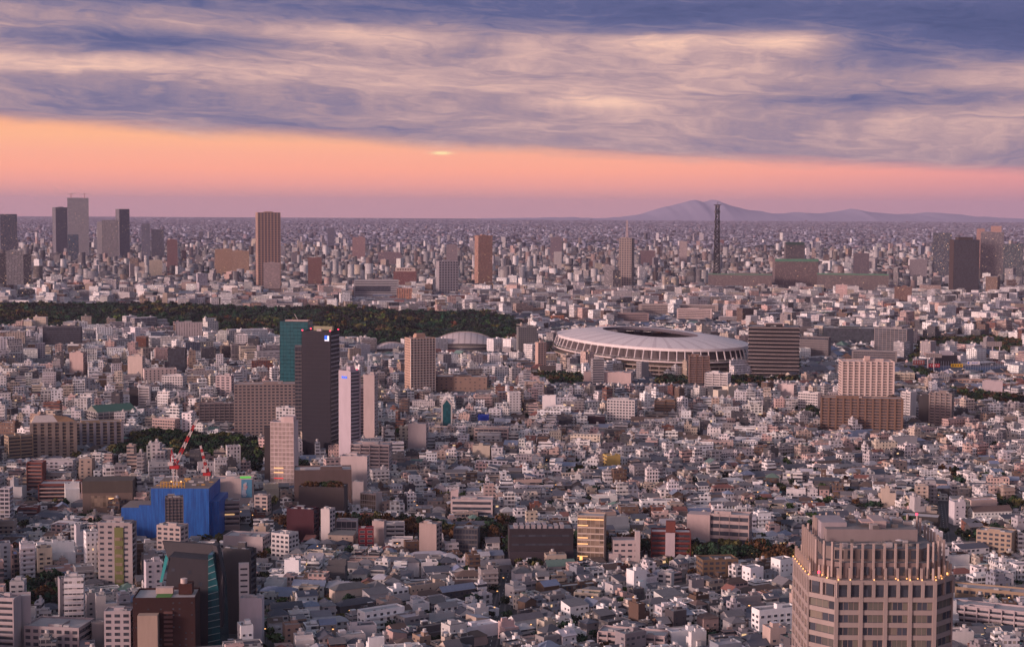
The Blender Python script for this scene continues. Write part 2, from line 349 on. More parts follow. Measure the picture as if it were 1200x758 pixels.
def dress(root, fc, style, H, fh, bay, z0, col, gl='glass', opt=None, budget=100):
    """real windows, balconies and fins on one facade; style as the photo shows"""
    opt = opt or {}; nf = max(1, int((H-z0-.6)/fh)); w = fc.w; over = MB()
    zs = [H-.9-(k+1)*fh+fh*.25 for k in range(nf)]
    if style == 'punch':
        nb = max(1, int(w/bay)); pw = opt.get('pw', .62)*w/nb; ph = opt.get('ph', .5)*fh
        me = pane_mesh('window', pw, ph, gl, frame=opt.get('frame')); used = 0
        skip = opt.get('skip', 0)
        for z in zs:
            for j in range(nb):
                if skip and rng.random() < skip: continue
                u = -w/2+(j+.5)*w/nb
                if used < budget: fc.put('window', me, root, u, z); used += 1
                else:
                    c, q = math.cos(fc.a), math.sin(fc.a); p = fc.at(u, z); over.T = (p[0], p[1], p[2], c, q); over.box(-pw/2, pw/2, -.08, .02, 0, ph, gl)
    elif style == 'band':
        ph = opt.get('ph', .5)*fh; mg = opt.get('mg', .04)*w; me = pane_mesh('window_band', w-2*mg, ph, gl)
        for z in zs[:budget]: fc.put('window_band', me, root, 0, z)
        if opt.get('rib'):
            mb = MB(); nb = int(w/opt['rib'])
            for j in range(nb+1): x = -w/2+j*w/nb; mb.box(x-.12, x+.12, -.35, 0, 0, H-z0-.5, 'surface', col)
            fc.put('fins', mb.mesh('fins'), root, 0, z0)
    elif style == 'balcony':
        dp = opt.get('dp', 1.2); me = pane_mesh('window_band', w*.96, fh*.62, gl, depth=.1)  # dark glass ribbon; its colour stands in for the balcony recess shade
        mb = MB(); rc = opt.get('rail', col); mb.box(-w/2, w/2, -dp, 0, -.18, 0, 'surface', col, bottom=True); mb.box(-w/2, w/2, -dp, -dp+.14, 0, 1.05, 'surface', rc)
        mb.box(-w/2, -w/2+.15, -dp, 0, 0, 1.05, 'surface', rc); mb.box(w/2-.15, w/2, -dp, 0, 0, 1.05, 'surface', rc)
        bm = mb.mesh('balcony')
        for z in zs[:45]: fc.put('window_band', me, root, 0, z-fh*.2); fc.put('balcony', bm, root, 0, z-fh*.25)
        nb = max(1, int(w/opt.get('div', bay*2))); mb = MB(); fw = opt.get('fw', .3); mb.box(-fw, fw, -dp-.35, 0, 0, H-z0-.5, 'surface', opt.get('fin', col)); dm = mb.mesh('divider')
        for j in range(nb+1): fc.put('divider', dm, root, -w/2+.15+j*(w-.3)/nb, z0)
    elif style == 'curtain':
        me = pane_mesh('glazing', w*.98, H-z0-1, gl, depth=.1); fc.put('glazing', me, root, 0, z0)
        mb = MB(); nb = max(2, int(w/bay)); mc = opt.get('bar', (.16,.16,.17))
        for j in range(nb+1): x = -w*.49+j*w*.98/nb; mb.box(x-.09, x+.09, -.28, -.1, 0, H-z0-1, 'surface', mc)
        for k in range(nf): mb.box(-w*.49, w*.49, -.2, -.1, k*fh, k*fh+opt.get('sp', .35), 'surface', opt.get('spc', mc))
        fc.put('mullions', mb.mesh('mullions'), root, 0, z0)
    over.obj('window', root, 'stuff')
def tower(kind, label, cat, x0, x1, yt, yb, D=None, yaw=0, r=.8, col='grey', front='shader', side='shader', fh=3.2, bay=3.2, sty=(.3,.6,.5), gl='glass', opt=None,
          sopt=None, roofcol=None, top='plant', lm=None, block=True, foot=True, z0=1.0, group=None):
    col = C[col] if isinstance(col, str) else col; xc = (x0+x1)/2
    if D is None: D = gnd(xc, yb)[1]
    ya = math.radians(yaw); sn, cs = abs(math.sin(ya)), math.cos(ya)
    k = (x1-x0)/F; w = k*D/(cs+r*sn); w = k*(D+.5*(w*sn+w*r*cs)*.6)/(cs+r*sn); d = w*r
    Yc = D+.5*(w*sn+d*cs); X = ray(xc, yb); cx, cy = X.x/X.y*Yc, Yc
    H = z_at(xc, yt, D+.25*d); th = -math.atan2(cx, cy)+ya
    root = empty(kind, (cx, cy, 0), th); tag(root, label, cat, group)
    bcol = roofcol and (C[roofcol] if isinstance(roofcol, str) else roofcol) or tuple(c*.8 for c in C['lightgrey'])
    if lm: LM.append((lm, xc, (yt+yb)/2, (x1-x0)/2, (yb-yt)/2))
    if block: BLOCK.append((x0-1, x1+1, yb, D))
    if foot: FOOT.extend([(cx+u_*math.cos(th), cy+u_*math.sin(th), d*.55+1) for u_ in np.arange(-w/2+d*.4, w/2-d*.4+.01, max(2, d*.6))] if w > d*1.4 else [(cx, cy, .5*max(w, d)+1.5)])
    faces = dict(front=Face(0, -d/2, 0, w), right=Face(w/2, 0, math.pi/2, d), back=Face(0, d/2, math.pi, w), left=Face(-w/2, 0, -math.pi/2, d))
    seen = {'front'}
    los = Vector((-cx, -cy, 0)); los.rotate(Matrix.Rotation(-th, 3, 'Z'))
    if los.x > w/2: seen.add('right')
    if los.x < -w/2: seen.add('left')
    wl = MB(); pts = [(-w/2,-d/2),(w/2,-d/2),(w/2,d/2),(-w/2,d/2)]; hh = H
    for nm, a, b in (('front',0,1),('right',1,2),('back',2,3),('left',3,0)):
        st = front if nm == 'front' else (side if nm in ('left','right') else 'shader')
        mt = 'facade' if (st == 'shader' or nm not in seen) else 'surface'
        if st == 'plain': mt = 'surface'
        wl.wall(*pts[a], *pts[b], 0, hh, mt, col, sty)
        ax, ay = pts[a]; bx, by = pts[b]; t = .35; s_ = lambda p: (p[0]-math.copysign(t, p[0]), p[1]-math.copysign(t, p[1]))
        ia, ib = s_(pts[a]), s_(pts[b])
        wl.face([(ax,ay,hh),(bx,by,hh),(ib[0],ib[1],hh),(ia[0],ia[1],hh)], 'surface', col); wl.face([(ia[0],ia[1],hh),(ib[0],ib[1],hh),(ib[0],ib[1],hh-1),(ia[0],ia[1],hh-1)], 'surface', col)
    wl.obj('wall', root)
    mb = MB(); mb.face([(-w/2+.35,-d/2+.35,hh-1),(w/2-.35,-d/2+.35,hh-1),(w/2-.35,d/2-.35,hh-1),(-w/2+.35,d/2-.35,hh-1)], 'roofing', bcol); rf = mb.obj('roof', root)
    if top == 'plant' and w > 5:
        rr = random.Random(int(x0*7+yt)); pw, pd = w*rr.uniform(.25,.45), d*rr.uniform(.25,.5); px, py = rr.uniform(-.2,.2)*w, rr.uniform(-.1,.2)*d; ph = min(H*.08, rr.uniform(2.6, 4.5))
        mb = MB(); mb.box(px-pw/2, px+pw/2, py-pd/2, py+pd/2, hh-1, hh+ph-1, 'surface', col, topcol=bcol); mb.obj('penthouse', root)
        for q in range(rr.randint(1, 3)):
            ex, ey = rr.uniform(-.38,.38)*w, rr.uniform(-.4,-.2)*d; mb = MB(); s_ = rr.uniform(.8, 1.8)
            mb.box(ex-s_, ex+s_, ey-s_*.6, ey+s_*.6, hh-1, hh-1+rr.uniform(1.2, 2), 'surface', (.4,.39,.39)); mb.obj('air_conditioner', root)
    for nm in seen:
        st = front if nm == 'front' else side
        if st not in ('shader', 'plain'): dress(root, faces[nm], st, H, fh, bay, z0, col, gl, (opt if nm == 'front' else (sopt or opt)), 100 if nm == 'front' else 60)
    return dict(root=root, w=w, d=d, H=H, faces=faces, D=D, cx=cx, cy=cy, th=th, col=col)
TB = 'tower'; OB = 'office building'; AB = 'apartment building'
# --- far skyline, left
tower('office_tower', 'dark navy slab tower at the left edge of the skyline', TB, 1,20,251,283, D=8200, r=.5, col=(.04,.06,.10), sty=(.2,.9,.8), top=None)
tower('office_tower', 'grey stepped-top tower just left of the crane-topped white tower', TB, 62,79,243,284, D=8000, yaw=20, col=(.14,.14,.17), sty=(.3,.5,.6))
tw = tower('office_tower', 'tallest pale grey tower with two cranes on its roof', TB, 80,104,232,288, D=7600, r=.6, col=(.34,.33,.35), sty=(.5,.5,.6), top=None, lm='crane-topped tower')
for sx_ in (-.32, .32):
    mb = MB(); x = sx_*tw['w']; H = tw['H']; mb.bar((x,0,H-1),(x,0,H+22),1.5,col=(.4,.12,.1)); mb.bar((x-16,0,H+16),(x+22,0,H+22),1.2,col=(.45,.4,.4))
    c_ = mb.obj('roof_crane', empty('tower_crane', (tw['cx'], tw['cy'], 0), tw['th'])); tag(c_.parent, 'tiny crane on the left end of the tallest far tower' if sx_ < 0 else 'tiny crane on the right end of the tallest far tower', 'crane'); c_.name = 'mast'
tower('office_tower', 'squat blue glass block at the foot of the crane-topped tower', TB, 80,92,275,293, D=7000, r=.8, col=(.05,.12,.2), sty=(.2,.9,.8), top=None)
tower('apartment_tower', 'near-white slim tower left of a ribbed grey tower', TB, 114,121,260,293, D=7300, col='lightgrey', sty=(.3,.3,.5), top=None)
tower('apartment_tower', 'light grey ribbed tower in front of a darker taller one', TB, 120,139,258,294, D=7000, col=(.33,.31,.32), sty=(.1,.5,.95), top=None)
tower('office_tower', 'dark grey tower rising behind the ribbed light grey tower', TB, 136,152,245,292, D=7400, yaw=25, col=(.13,.13,.16), sty=(.3,.6,.7), top=None)
tower('apartment_tower', 'slim blue-grey tower alone right of the far cluster', TB, 166,176,262,295, D=6900, col=(.17,.18,.24), sty=(.2,.6,.6), top=None)
tower('apartment_tower', 'pale double slab tower with a dark seam on the far skyline', TB, 178,192,269,287, D=7500, col=(.27,.26,.29), sty=(.1,.5,.9), top=None)
tower('apartment_tower', 'small reddish brown tower left of the tan apartment cluster', TB, 196,208,281,306, D=6200, col=(.22,.12,.12), sty=(.3,.4,.5))
tower('apartment_building', 'tan apartment slab with dark vertical stairwell seams', AB, 252,272,292,318, D=5800, r=.4, col=(.40,.26,.18), sty=(.5,.45,.5))
tower('apartment_building', 'second tan slab with tall roof block beside the seamed tan slab', AB, 272,292,294,317, D=5750, r=.4, col=(.44,.29,.20), sty=(.3,.6,.5))
tower('office_building', 'grey slab with a white lattice strip between dark wings', OB, 8,28,294,337, D=4900, r=.5, col=(.36,.34,.34), sty=(.9,.7,.6))
tower('office_building', 'black glass wing left of the latticed grey slab', OB, 0,8,297,336, D=4910, r=.8, col='dark', sty=(.1,.9,.8), top=None)
tower('office_building', 'black glass wing right of the latticed grey slab', OB, 28,37,298,336, D=4910, r=.8, col='dark', sty=(.1,.9,.8), top=None)
tower('office_building', 'low black glass cube above the woods on the left', OB, 22,41,339,355, D=4350, col='dark', sty=(.1,.9,.8))
tower('office_building', 'white banded office block at the woodland edge left', OB, 83,104,341,358, D=4250, col='lightgrey', sty=(.3,1,.45))
tower('apartment_building', 'brown and white striped block at the woodland edge', AB, 141,157,337,358, D=4250, col='lightgrey', sty=(.9,.6,.95))
tower('office_building', 'cream block with tall rooftop box left of centre', OB, 175,190,305,322, D=5400, col='cream', sty=(.4,.4,.5))
tower('office_building', 'boxy pink-white block with blank upper wall', OB, 213,228,331,347, D=4600, col='pink', sty=(.5,.4,.4))
# tan tower
tower('apartment_tower', 'tallest tan apartment tower with pale vertical ribs above the woods', TB, 300,329,249,338, D=5000, r=.7, yaw=8, col=(.36,.23,.18), front='punch', side='shader', fh=7, bay=9, opt=dict(pw=.55, ph=.62), sty=(.3,.5,.6), top='plant', lm='tall tan tower')
tower('apartment_tower', 'lower pale ribbed annex at the foot of the tall tan tower', AB, 309,328,308,346, D=4800, r=.4, col=(.40,.31,.30), sty=(.3,.55,.6))
tower('apartment_tower', 'reddish brown tower right of the tall tan tower', TB, 361,377,302,336, D=5000, col=(.20,.10,.085), sty=(.3,.4,.5))
t = tower('office_building', 'wide white framed office block with dark glass centre', OB, 415,467,328,356, D=4350, r=.35, col=(.33,.32,.33), sty=(.3,1,.4), front='band', opt=dict(ph=.35, mg=.02), fh=6)
mb = MB(); mb.box(-t['w']*.47, t['w']*.32, -t['d']/2-.6, -t['d']/2, t['H']*.38, t['H']*.66, 'glass'); mb.obj('glazing', t['root'])
t = tower('hospital_building', 'red-brown block with a row of white letters on its roof', OB, 461,488,318,333, D=4750, r=.4, col=(.20,.085,.08), sty=(.4,.5,.5), top=None)
mb = MB(); mb.box(-t['w']*.42, t['w']*.45, -t['d']*.4, -t['d']*.3, t['H'], t['H']+11, 'surface', (.55,.45,.40)); sg = mb.obj('sign', t['root'])
mb = MB()
for i, gpat in enumerate(('101', '111', '010', '011', '110', '101')):
    x = -t['w']*.3+i*t['w']*.11
    mb.box(x-2, x+2, -t['d']*.4-.6, -t['d']*.4, t['H']+3, t['H']+8, 'surface', (.10,.06,.06))
    mb.box(x-.8, x+.8, -t['d']*.4-.8, -t['d']*.4-.6, t['H']+4+int(gpat[0])*1.5, t['H']+5+int(gpat[0])*1.5, 'surface', (.55,.45,.40))
mb.obj('lettering', sg)
tower('apartment_building', 'orange and cream striped block on the far woodland edge', AB, 465,483,338,357, D=4250, col=(.45,.22,.14), sty=(.9,.5,.9), top=None)
tower('apartment_tower', 'white gridded tower with an orange-lit left edge', TB, 511,537,306,349, D=4550, r=.6, yaw=14, col=(.30,.28,.30), front='punch', fh=7, bay=7, opt=dict(pw=.6, ph=.6), sty=(.2,.4,.5), lm='white gridded tower')
tower('apartment_tower', 'tall tan tower with a dark crown right of the gridded tower', TB, 556,577,276,334, D=5100, r=.8, yaw=18, col=(.36,.20,.145), sty=(.5,.55,.55), lm='dark-crowned tan tower', roofcol='brown')
tower('apartment_tower', 'plain grey tower half hidden behind the gridded tower', TB, 523,536,287,310, D=5600, col=(.24,.20,.22), sty=(.5,.4,.5))
tower('apartment_building', 'dark purple-grey block far behind the red-brown sign block', AB, 443,470,296,306, D=6700, r=.4, col=(.20,.15,.17), sty=(.2,.5,.5))
tower('apartment_building', 'dull pink slab far right of the tall tan tower', AB, 413,428,278,302, D=7400, r=.4, col=(.32,.20,.20), sty=(.2,.5,.5))
tower('office_tower', 'small dark slab standing alone on the far plain', TB, 384,392,267,281, D=9500, col=(.12,.12,.17), sty=(.2,.5,.5), top=None)
tower('apartment_tower', 'grey tower with white ribs in front of a thin aerial mast', TB, 725,743,279,338, D=5000, r=.8, yaw=-16, col=(.27,.22,.20), front='punch', side='punch', fh=7, bay=8, opt=dict(pw=.6, ph=.6), sty=(.3,.5,.6), lm='ribbed grey tower')
tower('apartment_tower', 'white balcony block left of the ribbed grey tower', TB, 708,720,311,338, D=4700, col='lightgrey', sty=(.3,1,.5))
tower('office_tower', 'narrow black glass block against the ribbed grey tower', TB, 718,727,317,340, D=4600, col='dark', sty=(.2,.9,.8), top=None)
tower('apartment_tower', 'purple-grey slab behind a small white tower', TB, 645,658,278,300, D=7000, col=(.18,.14,.17), sty=(.2,.5,.5))
tower('apartment_tower', 'small white tower in front of the purple-grey slab', TB, 649,658,295,312, D=6200, col='lightgrey', sty=(.4,.3,.5), top=None)
tower('apartment_tower', 'pale pair of slim blocks left of the lattice radio tower', TB, 796,805,283,304, D=6700, col=(.36,.30,.30), sty=(.4,.4,.5))
tower('apartment_building', 'dark brown block between grey tower and radio tower', AB, 750,768,294,305, D=6600, r=.5, col=(.15,.10,.11), sty=(.3,.5,.5))
# aerial mast (far, pale)
def lattice(name, label, cat, px, yt, D, bw, tw_, col, plats=0, seg=10, base=0):
    x = ray(px, 300); X = x.x/x.y*D; Ht = z_at(px, yt, D); root = empty(name, (X, D, 0)); tag(root, label, cat)
    mb = MB()
    def hw(z): return bw+(tw_-bw)*(z/Ht)
    for sx_ in (-1, 1):
        for sy_ in (-1, 1): mb.bar((sx_*bw, sy_*bw, 0), (sx_*tw_, sy_*tw_, Ht), max(.5, bw*.14), col=col)
    for k in range(seg):
        z, zz = k*Ht/seg, (k+1)*Ht/seg; a, b_ = hw(z), hw(zz)
        for sy_ in (-1, 1):
            mb.bar((-a, sy_*a, z), (b_, sy_*b_, zz), bw*.12, col=col); mb.bar((a, sy_*a, z), (-b_, sy_*b_, zz), bw*.12, col=col); mb.bar((sy_*a, -a, z), (sy_*b_, b_, zz), bw*.06, col=col)
            mb.bar((-b_, sy_*b_, zz), (b_, sy_*b_, zz), bw*.06, col=col)
    mb.obj('lattice', root)
    for k in range(plats):
        z = Ht*(.42+.56*k/max(1, plats-1)); s_ = 8.5 if k % 2 else 6.5; mb = MB(); mb.cyl(0, 0, z-1.2, z, s_, 'surface', col, 10)
        for q in range(6): a = q*math.pi/3+k; mb.cyl(s_*.9*math.cos(a), s_*.9*math.sin(a), z-3.5, z+2.5, 1.3, 'surface', (.3,.27,.28) if q % 2 else col, 8)
        mb.obj('platform', root)
    FOOT.append((X, D, 30)); return root, Ht
r_, Ht_ = lattice('radio_tower', 'tall dark lattice radio tower ringed with antenna platforms', 'radio tower', 840, 240, 4700, 9, 4.6, (.025,.025,.03), plats=11, seg=26)
LM.append(('lattice radio tower', 840, 275, 5, 38)); BLOCK.append((834, 846, 316, 4700))
mb = MB(); mb.bar((0,0,Ht_), (0,0,Ht_+8), .7, col=(.05,.05,.06)); mb.box(-11, 11, -1, 1, Ht_-1.5, Ht_+.5, 'surface', (.05,.05,.06)); mb.obj('top_beam', r_)
r_, _h = lattice('aerial_mast', 'thin pale aerial mast poking up behind the ribbed grey tower', 'mast', 734.5, 258, 6800, 9, 1.5, (.48,.36,.36), plats=0, seg=8)
# ministry blocks
t = tower('office_building', 'broad brown block with a green roof rim under a taller dark block', OB, 905,958,304,334, D=4700, r=.5, yaw=8, col=(.16,.115,.115), sty=(.3,.6,.55), roofcol='green', lm='green-rimmed brown block')
mb = MB(); mb.box(-t['w']/2-.5, t['w']/2+.5, -t['d']/2-.8, -t['d']/2, t['H']-6, t['H']+1.5, 'surface', (.09,.22,.15)); mb.obj('cornice', t['root'])
t = tower('office_building', 'dark block with green cap rising from the green-rimmed block', OB, 919,942,284,304, D=4830, r=.6, yaw=8, col=(.14,.12,.13), sty=(.3,.7,.6), roofcol='green', top=None, foot=False)
mb = MB(); mb.box(-t['w']/2-.5, t['w']/2+.5, -t['d']/2-.8, -t['d']/2, t['H']-8, t['H']+1, 'surface', (.05,.09,.08)); mb.obj('cornice', t['root'])
t = tower('office_building', 'very long low brown block with green roof right of centre', OB, 958,1040,321,337, D=4600, r=.15, col=(.15,.12,.12), sty=(.3,.6,.5), roofcol='green')
mb = MB(); mb.box(-t['w']/2-.5, t['w']/2+.5, -t['d']/2-.8, -t['d']/2, t['H']-3, t['H']+1.2, 'surface', (.09,.20,.14)); mb.obj('cornice', t['root'])
t = tower('office_building', 'long low green-roofed block left of the ministry, behind the mast foot', OB, 830,904,321,334, D=4650, r=.15, col=(.17,.13,.13), sty=(.3,.6,.5), roofcol='green')
mb = MB(); mb.box(-t['w']/2-.5, t['w']/2+.5, -t['d']/2-.8, -t['d']/2, t['H']-3, t['H']+1.2, 'surface', (.10,.18,.14)); mb.obj('cornice', t['root'])
tower('office_building', 'dark purple block far right of the green-capped block', OB, 1000,1018,297,318, D=5700, col=(.11,.09,.11), sty=(.3,.6,.5))
tower('office_building', 'grey blank-fronted block left of the blue glass tower', OB, 1066,1086,304,318, D=5600, r=.5, col=(.20,.18,.20), sty=(.3,.5,.4))
tower('office_tower', 'blue glass tower behind the big brown-black tower', TB, 1093,1114,273,314, D=5600, r=.7, col=(.035,.07,.12), sty=(.1,.95,.9), gl='glass_blue', top=None, lm='blue glass tower')
t = tower('office_tower', 'big brown-black tower with a notched top on the right', TB, 1112,1146,281,341, D=4500, r=.6, yaw=16, col=(.06,.042,.042), front='curtain', side='plain', fh=3.6, bay=3, opt=dict(bar=(.05,.04,.04), sp=1.2, spc=(.06,.045,.045)), lm='brown-black tower', top=None)
mb = MB(); mb.box(-t['w']*.3, t['w']*.25, -t['d']*.4, t['d']*.4, t['H']-1, t['H']+7, 'surface', (.06,.045,.045)); mb.obj('penthouse', t['root'])
tower('office_tower', 'pinkish slim tower behind the brown-black tower', TB, 1144,1153,268,300, D=6000, col=(.36,.22,.20), sty=(.3,.4,.5), top=None)
tower('office_tower', 'grey banded tower with pink crown right of the brown-black tower', TB, 1149,1175,272,309, D=5700, r=.7, col=(.18,.16,.18), sty=(.2,1,.5))
tower('office_tower', 'pink crown block above the grey banded tower', TB, 1161,1173,265,285, D=5850, r=.6, col=(.40,.25,.22), sty=(.3,.4,.5), top=None, foot=False)
tower('office_tower', 'broad dark teal block at the right end of the skyline', TB, 1176,1198,286,312, D=5600, r=.5, col=(.05,.09,.11), sty=(.1,.9,.8), top=None)
tower('office_building', 'brown slab half way down the right skyline', OB, 1048,1068,336,357, D=4000, r=.4, col=(.17,.10,.08), sty=(.2,.6,.5))
# --- behind the stadium
tower('office_building', 'grey-pink gridded office block just behind the stadium', OB, 721,760,367,386, D=3450, r=.3, col=(.30,.22,.21), front='band', fh=3.6, opt=dict(ph=.5, rib=4), lm=None)
tower('office_building', 'wide pale hospital slab behind the stadium roof', 'hospital', 748,841,357,384, D=3700, r=.16, col=(.36,.30,.28), front='band', fh=3.8, opt=dict(ph=.45, rib=5), lm='hospital slab')
tower('office_building', 'white block with long horizontal stripes over the stadium', OB, 793,835,362,385, D=3500, r=.3, yaw=-6, col=(.48,.38,.36), front='band', fh=3.8, opt=dict(ph=.45))
tower('apartment_building', 'tan striped apartment block left of the stadium, far side', AB, 608,636,361,376, D=3750, r=.4, col=(.40,.25,.17), front='balcony', fh=3.2, opt=dict(rail=(.42,.28,.2)))
tower('apartment_building', 'orange block with lit windows left of the stadium, far side', AB, 645,661,370,388, D=3500, r=.5, yaw=10, col=(.42,.17,.09), front='punch', fh=3.2, bay=3.5)
tower('apartment_building', 'low pink-grey block among trees behind the stadium left', AB, 678,701,373,386, D=3480, r=.4, col=(.30,.22,.22), front='band', fh=3.2)
tower('office_building', 'white office with blue stripes right behind the stadium', OB, 842,868,371,386, D=3450, r=.4, col=(.36,.33,.34), front='band', fh=3.6)
tower('office_building', 'grey gridded slab standing left of the stadium', OB, 605,629,383,428, D=2560, r=.6, yaw=10, col=(.15,.15,.15), front='punch', side='plain', fh=3.4, bay=3.2, opt=dict(pw=.7), lm='grey gridded slab')
tower('apartment_building', 'narrow white and brown block beside the grey gridded slab', AB, 627,640,401,434, D=2380, r=.8, yaw=24, col=(.48,.34,.29), front='punch', side='plain', fh=3.1, bay=4)
tower('apartment_building', 'brown brick block standing in front of the stadium', AB, 806,831,417,456, r=.7, yaw=6, col=(.19,.115,.09), front='balcony', side='punch', fh=3.1, bay=4, opt=dict(rail=(.26,.17,.14)), lm='brown block before the stadium')
tower('warehouse', 'long blank pink-white warehouse in front of the stadium', 'warehouse', 684,742,436,455, r=.35, yaw=-8, col=(.52,.40,.38), front='plain', side='plain', lm='blank warehouse')
tower('office_building', 'white block with fine louvres above the blank warehouse', OB, 692,708,420,440, D=2180, r=.7, yaw=14, col='lightgrey', front='band', fh=3.2)
tower('apartment_building', 'white stepped block right of the brown stadium-side block', AB, 826,856,437,470, r=.5, yaw=-15, col='white', front='balcony', side='punch', bay=4, fh=3.1, lm=None)
# --- right of the stadium
tower('office_building', 'plain grey windowless-looking slab right of the striped tower', OB, 935,973,395,441, D=2620, r=.35, yaw=-14, col=(.16,.14,.14), front='curtain', side='plain', fh=3.6, bay=3, gl='glass', opt=dict(bar=(.20,.18,.18), sp=2.6, spc=(.19,.165,.165)), lm='plain grey slab', top=None)
tower('office_building', 'long black glass block behind the plain grey slab', OB, 964,1028,384,430, D=2900, r=.5, yaw=0, col=(.04,.05,.05), front='curtain', side='curtain', fh=3.8, bay=4, opt=dict(bar=(.03,.06,.06)), lm='long black glass block')
t = tower('office_tower', 'pale office tower with white vertical ribs and blank right flank', TB, 1024,1069,385,436, D=2640, r=.5, yaw=-22, col=(.24,.21,.21), front='curtain', side='plain', fh=3.6, bay=7, opt=dict(bar=(.55,.44,.42), sp=.7, spc=(.22,.19,.19)), lm='ribbed pale tower')
tower('office_building', 'grey ribbed podium at the foot of the ribbed pale tower', OB, 998,1050,411,440, D=2540, r=.3, yaw=0, col=(.24,.21,.21), front='band', fh=3.6, opt=dict(ph=.5, rib=3))
# striped condominium with curved bands
t = tower('apartment_tower', 'dark tower wrapped in white wavy horizontal bands', TB, 877,935,382,451, D=2300, r=.55, yaw=0, col=(.03,.028,.033), front='plain', side='plain', fh=3.4, lm='wavy banded tower', top='plant')
def bands(t):
    w, d, H = t['w'], t['d'], t['H']; n = int(H/5.4)
    for k in range(n):
        z = H-2-k*5.4; off = .6*math.sin(k*.8); mb = MB(); N = 12
        A = []
        for i in range(N+1):
            u = -w/2-1.2+(w+2.4)*i/N; A.append((u, -d/2-1.5-2.2*math.sin(math.pi*i/N)-off*math.sin(2*math.pi*i/N)))
        A += [(w/2+1.2, d/2+1), (-w/2-1.2, d/2+1)]
        m_ = len(A)
        for i in range(m_):
            a, b_ = A[i], A[(i+1) % m_]; mb.wall(*a, *b_, z, z+.7, 'surface', (.50,.42,.41))
        mb.face([(a[0], a[1], z+.85) for a in A], 'surface', (.07,.06,.06)); mb.face([(a[0], a[1], z) for a in A[::-1]], 'surface', (.07,.06,.06))
        mb.obj('balcony', t['root'])
bands(t)
mb = MB(); mb.box(-t['w']*.2, t['w']*.2, -t['d']*.2, t['d']*.2, t['H'], t['H']+4, 'surface', (.5,.4,.38)); mb.obj('penthouse', t['root'])
# --- middle right
t = tower('apartment_tower', 'pinkish cream high-rise with balconies over a brown slab', AB, 982,1046,423,472, D=1880, r=.45, yaw=10, col=(.60,.46,.41), front='balcony', side='punch', fh=3.1, bay=3.4, opt=dict(div=6, fw=.9, rail=(.62,.49,.44), fin=(.64,.51,.46)), lm='pinkish high-rise')
mb = MB(); mb.box(-2, 4, -3, 3, t['H'], t['H']+5, 'surface', (.50,.36,.32)); mb.obj('penthouse', t['root'])
tower('apartment_building', 'big brown apartment slab with rows of dark balconies', AB, 961,1056,466,510, r=.2, yaw=4, col=(.185,.115,.085), front='balcony', side='punch', fh=3.1, bay=3.6, opt=dict(div=7.5, fw=.9, rail=(.24,.16,.13)), lm='brown balcony slab')
tower('apartment_building', 'white block with zigzag striped balconies beside the brown slab', AB, 1056,1073,459,497, r=.8, yaw=-35, col='white', front='balcony', side='plain', fh=3.1)
tower('office_building', 'narrow near-black slab right of the zigzag white block', OB, 1076,1089,463,500, r=.8, yaw=0, col='dark', front='plain', side='plain')
tower('apartment_building', 'grey brick block with pale balconies right of the black slab', AB, 1089,1117,460,505, r=.6, yaw=-12, col=(.21,.17,.16), front='balcony', side='punch', bay=4, fh=3.1, opt=dict(div=5, fw=.8, rail=(.3,.25,.24)), lm='grey brick block')
tower('apartment_building', 'white block with a red vertical strip at its right', AB, 935,962,460,486, r=.5, yaw=-20, col='white', front='punch', side='plain', fh=3.2, bay=2.8, opt=dict(pw=.8, ph=.45), lm='red-striped white block')
tower('apartment_building', 'white blank-walled block left of the red-striped block', AB, 911,934,450,470, r=.6, yaw=-20, col=(.55,.45,.44), front='plain', side='punch', bay=4)
tower('office_building', 'low cream terrace with green roof behind the pinkish high-rise', OB, 951,984,440,455, D=2260, r=.4, yaw=12, col='cream', front='balcony', fh=3.4, roofcol='green')
tower('office_building', 'cream school terrace with green roof right of the pinkish high-rise', 'school', 1044,1071,437,456, D=2250, r=.5, col='cream', front='balcony', fh=3.6, roofcol='green')
tower('office_building', 'long cream gridded low block right of the pinkish high-rise', OB, 1046,1086,452,467, D=2150, r=.4, yaw=-6, col='cream', front='balcony', fh=3.4)
tower('office_building', 'white windowless slab with one dark vertical slit', OB, 1151,1174,446,471, D=2100, r=.6, yaw=0, col=(.44,.37,.39), front='plain', side='plain', lm='slit-windowed slab')
tower('office_building', 'low white banded wing right of the slit-windowed slab', OB, 1166,1204,461,476, D=2060, r=.5, col=(.40,.34,.35), front='band', fh=3.8)
tower('school_building', 'long brown school range below the ballpark', 'school', 1105,1160,444,460, D=2230, r=.25, col=(.30,.20,.16), front='punch', fh=3.8, bay=5, opt=dict(pw=.75), lm='brown school')
tower('school_building', 'second brown school range set back to the right', 'school', 1155,1200,438,458, D=2330, r=.25, col=(.27,.18,.15), front='punch', fh=3.8, bay=5, opt=dict(pw=.75))
# --- middle left
t = tower('office_tower', 'teal glass tower behind the black logo tower', TB, 328,367,376,448, D=1800, r=.7, yaw=-14, col=(.02,.05,.06), front='curtain', side='curtain', gl='glass_teal', fh=4, bay=4, opt=dict(bar=(.01,.04,.05), sp=.9, spc=(.03,.13,.15)), lm='teal glass tower', top=None)
mb = MB(); mb.box(-t['w']*.3, t['w']*.5, -t['d']*.5, -t['d']*.1, t['H']-.5, t['H']+1, 'surface', (.5,.36,.33)); mb.bar((2,0,t['H']),(-2,0,t['H']+7),.3,col=(.6,.5,.5)); mb.obj('roof_crane', t['root'])
tower('office_building', 'thin grey gridded slab between teal and black towers', OB, 346,357,405,520, D=1600, r=1.2, yaw=0, col=(.18,.17,.18), front='curtain', side='plain', fh=3.6, bay=2.4, opt=dict(bar=(.24,.21,.21), sp=1.0, spc=(.22,.19,.19)), foot=True, top=None)
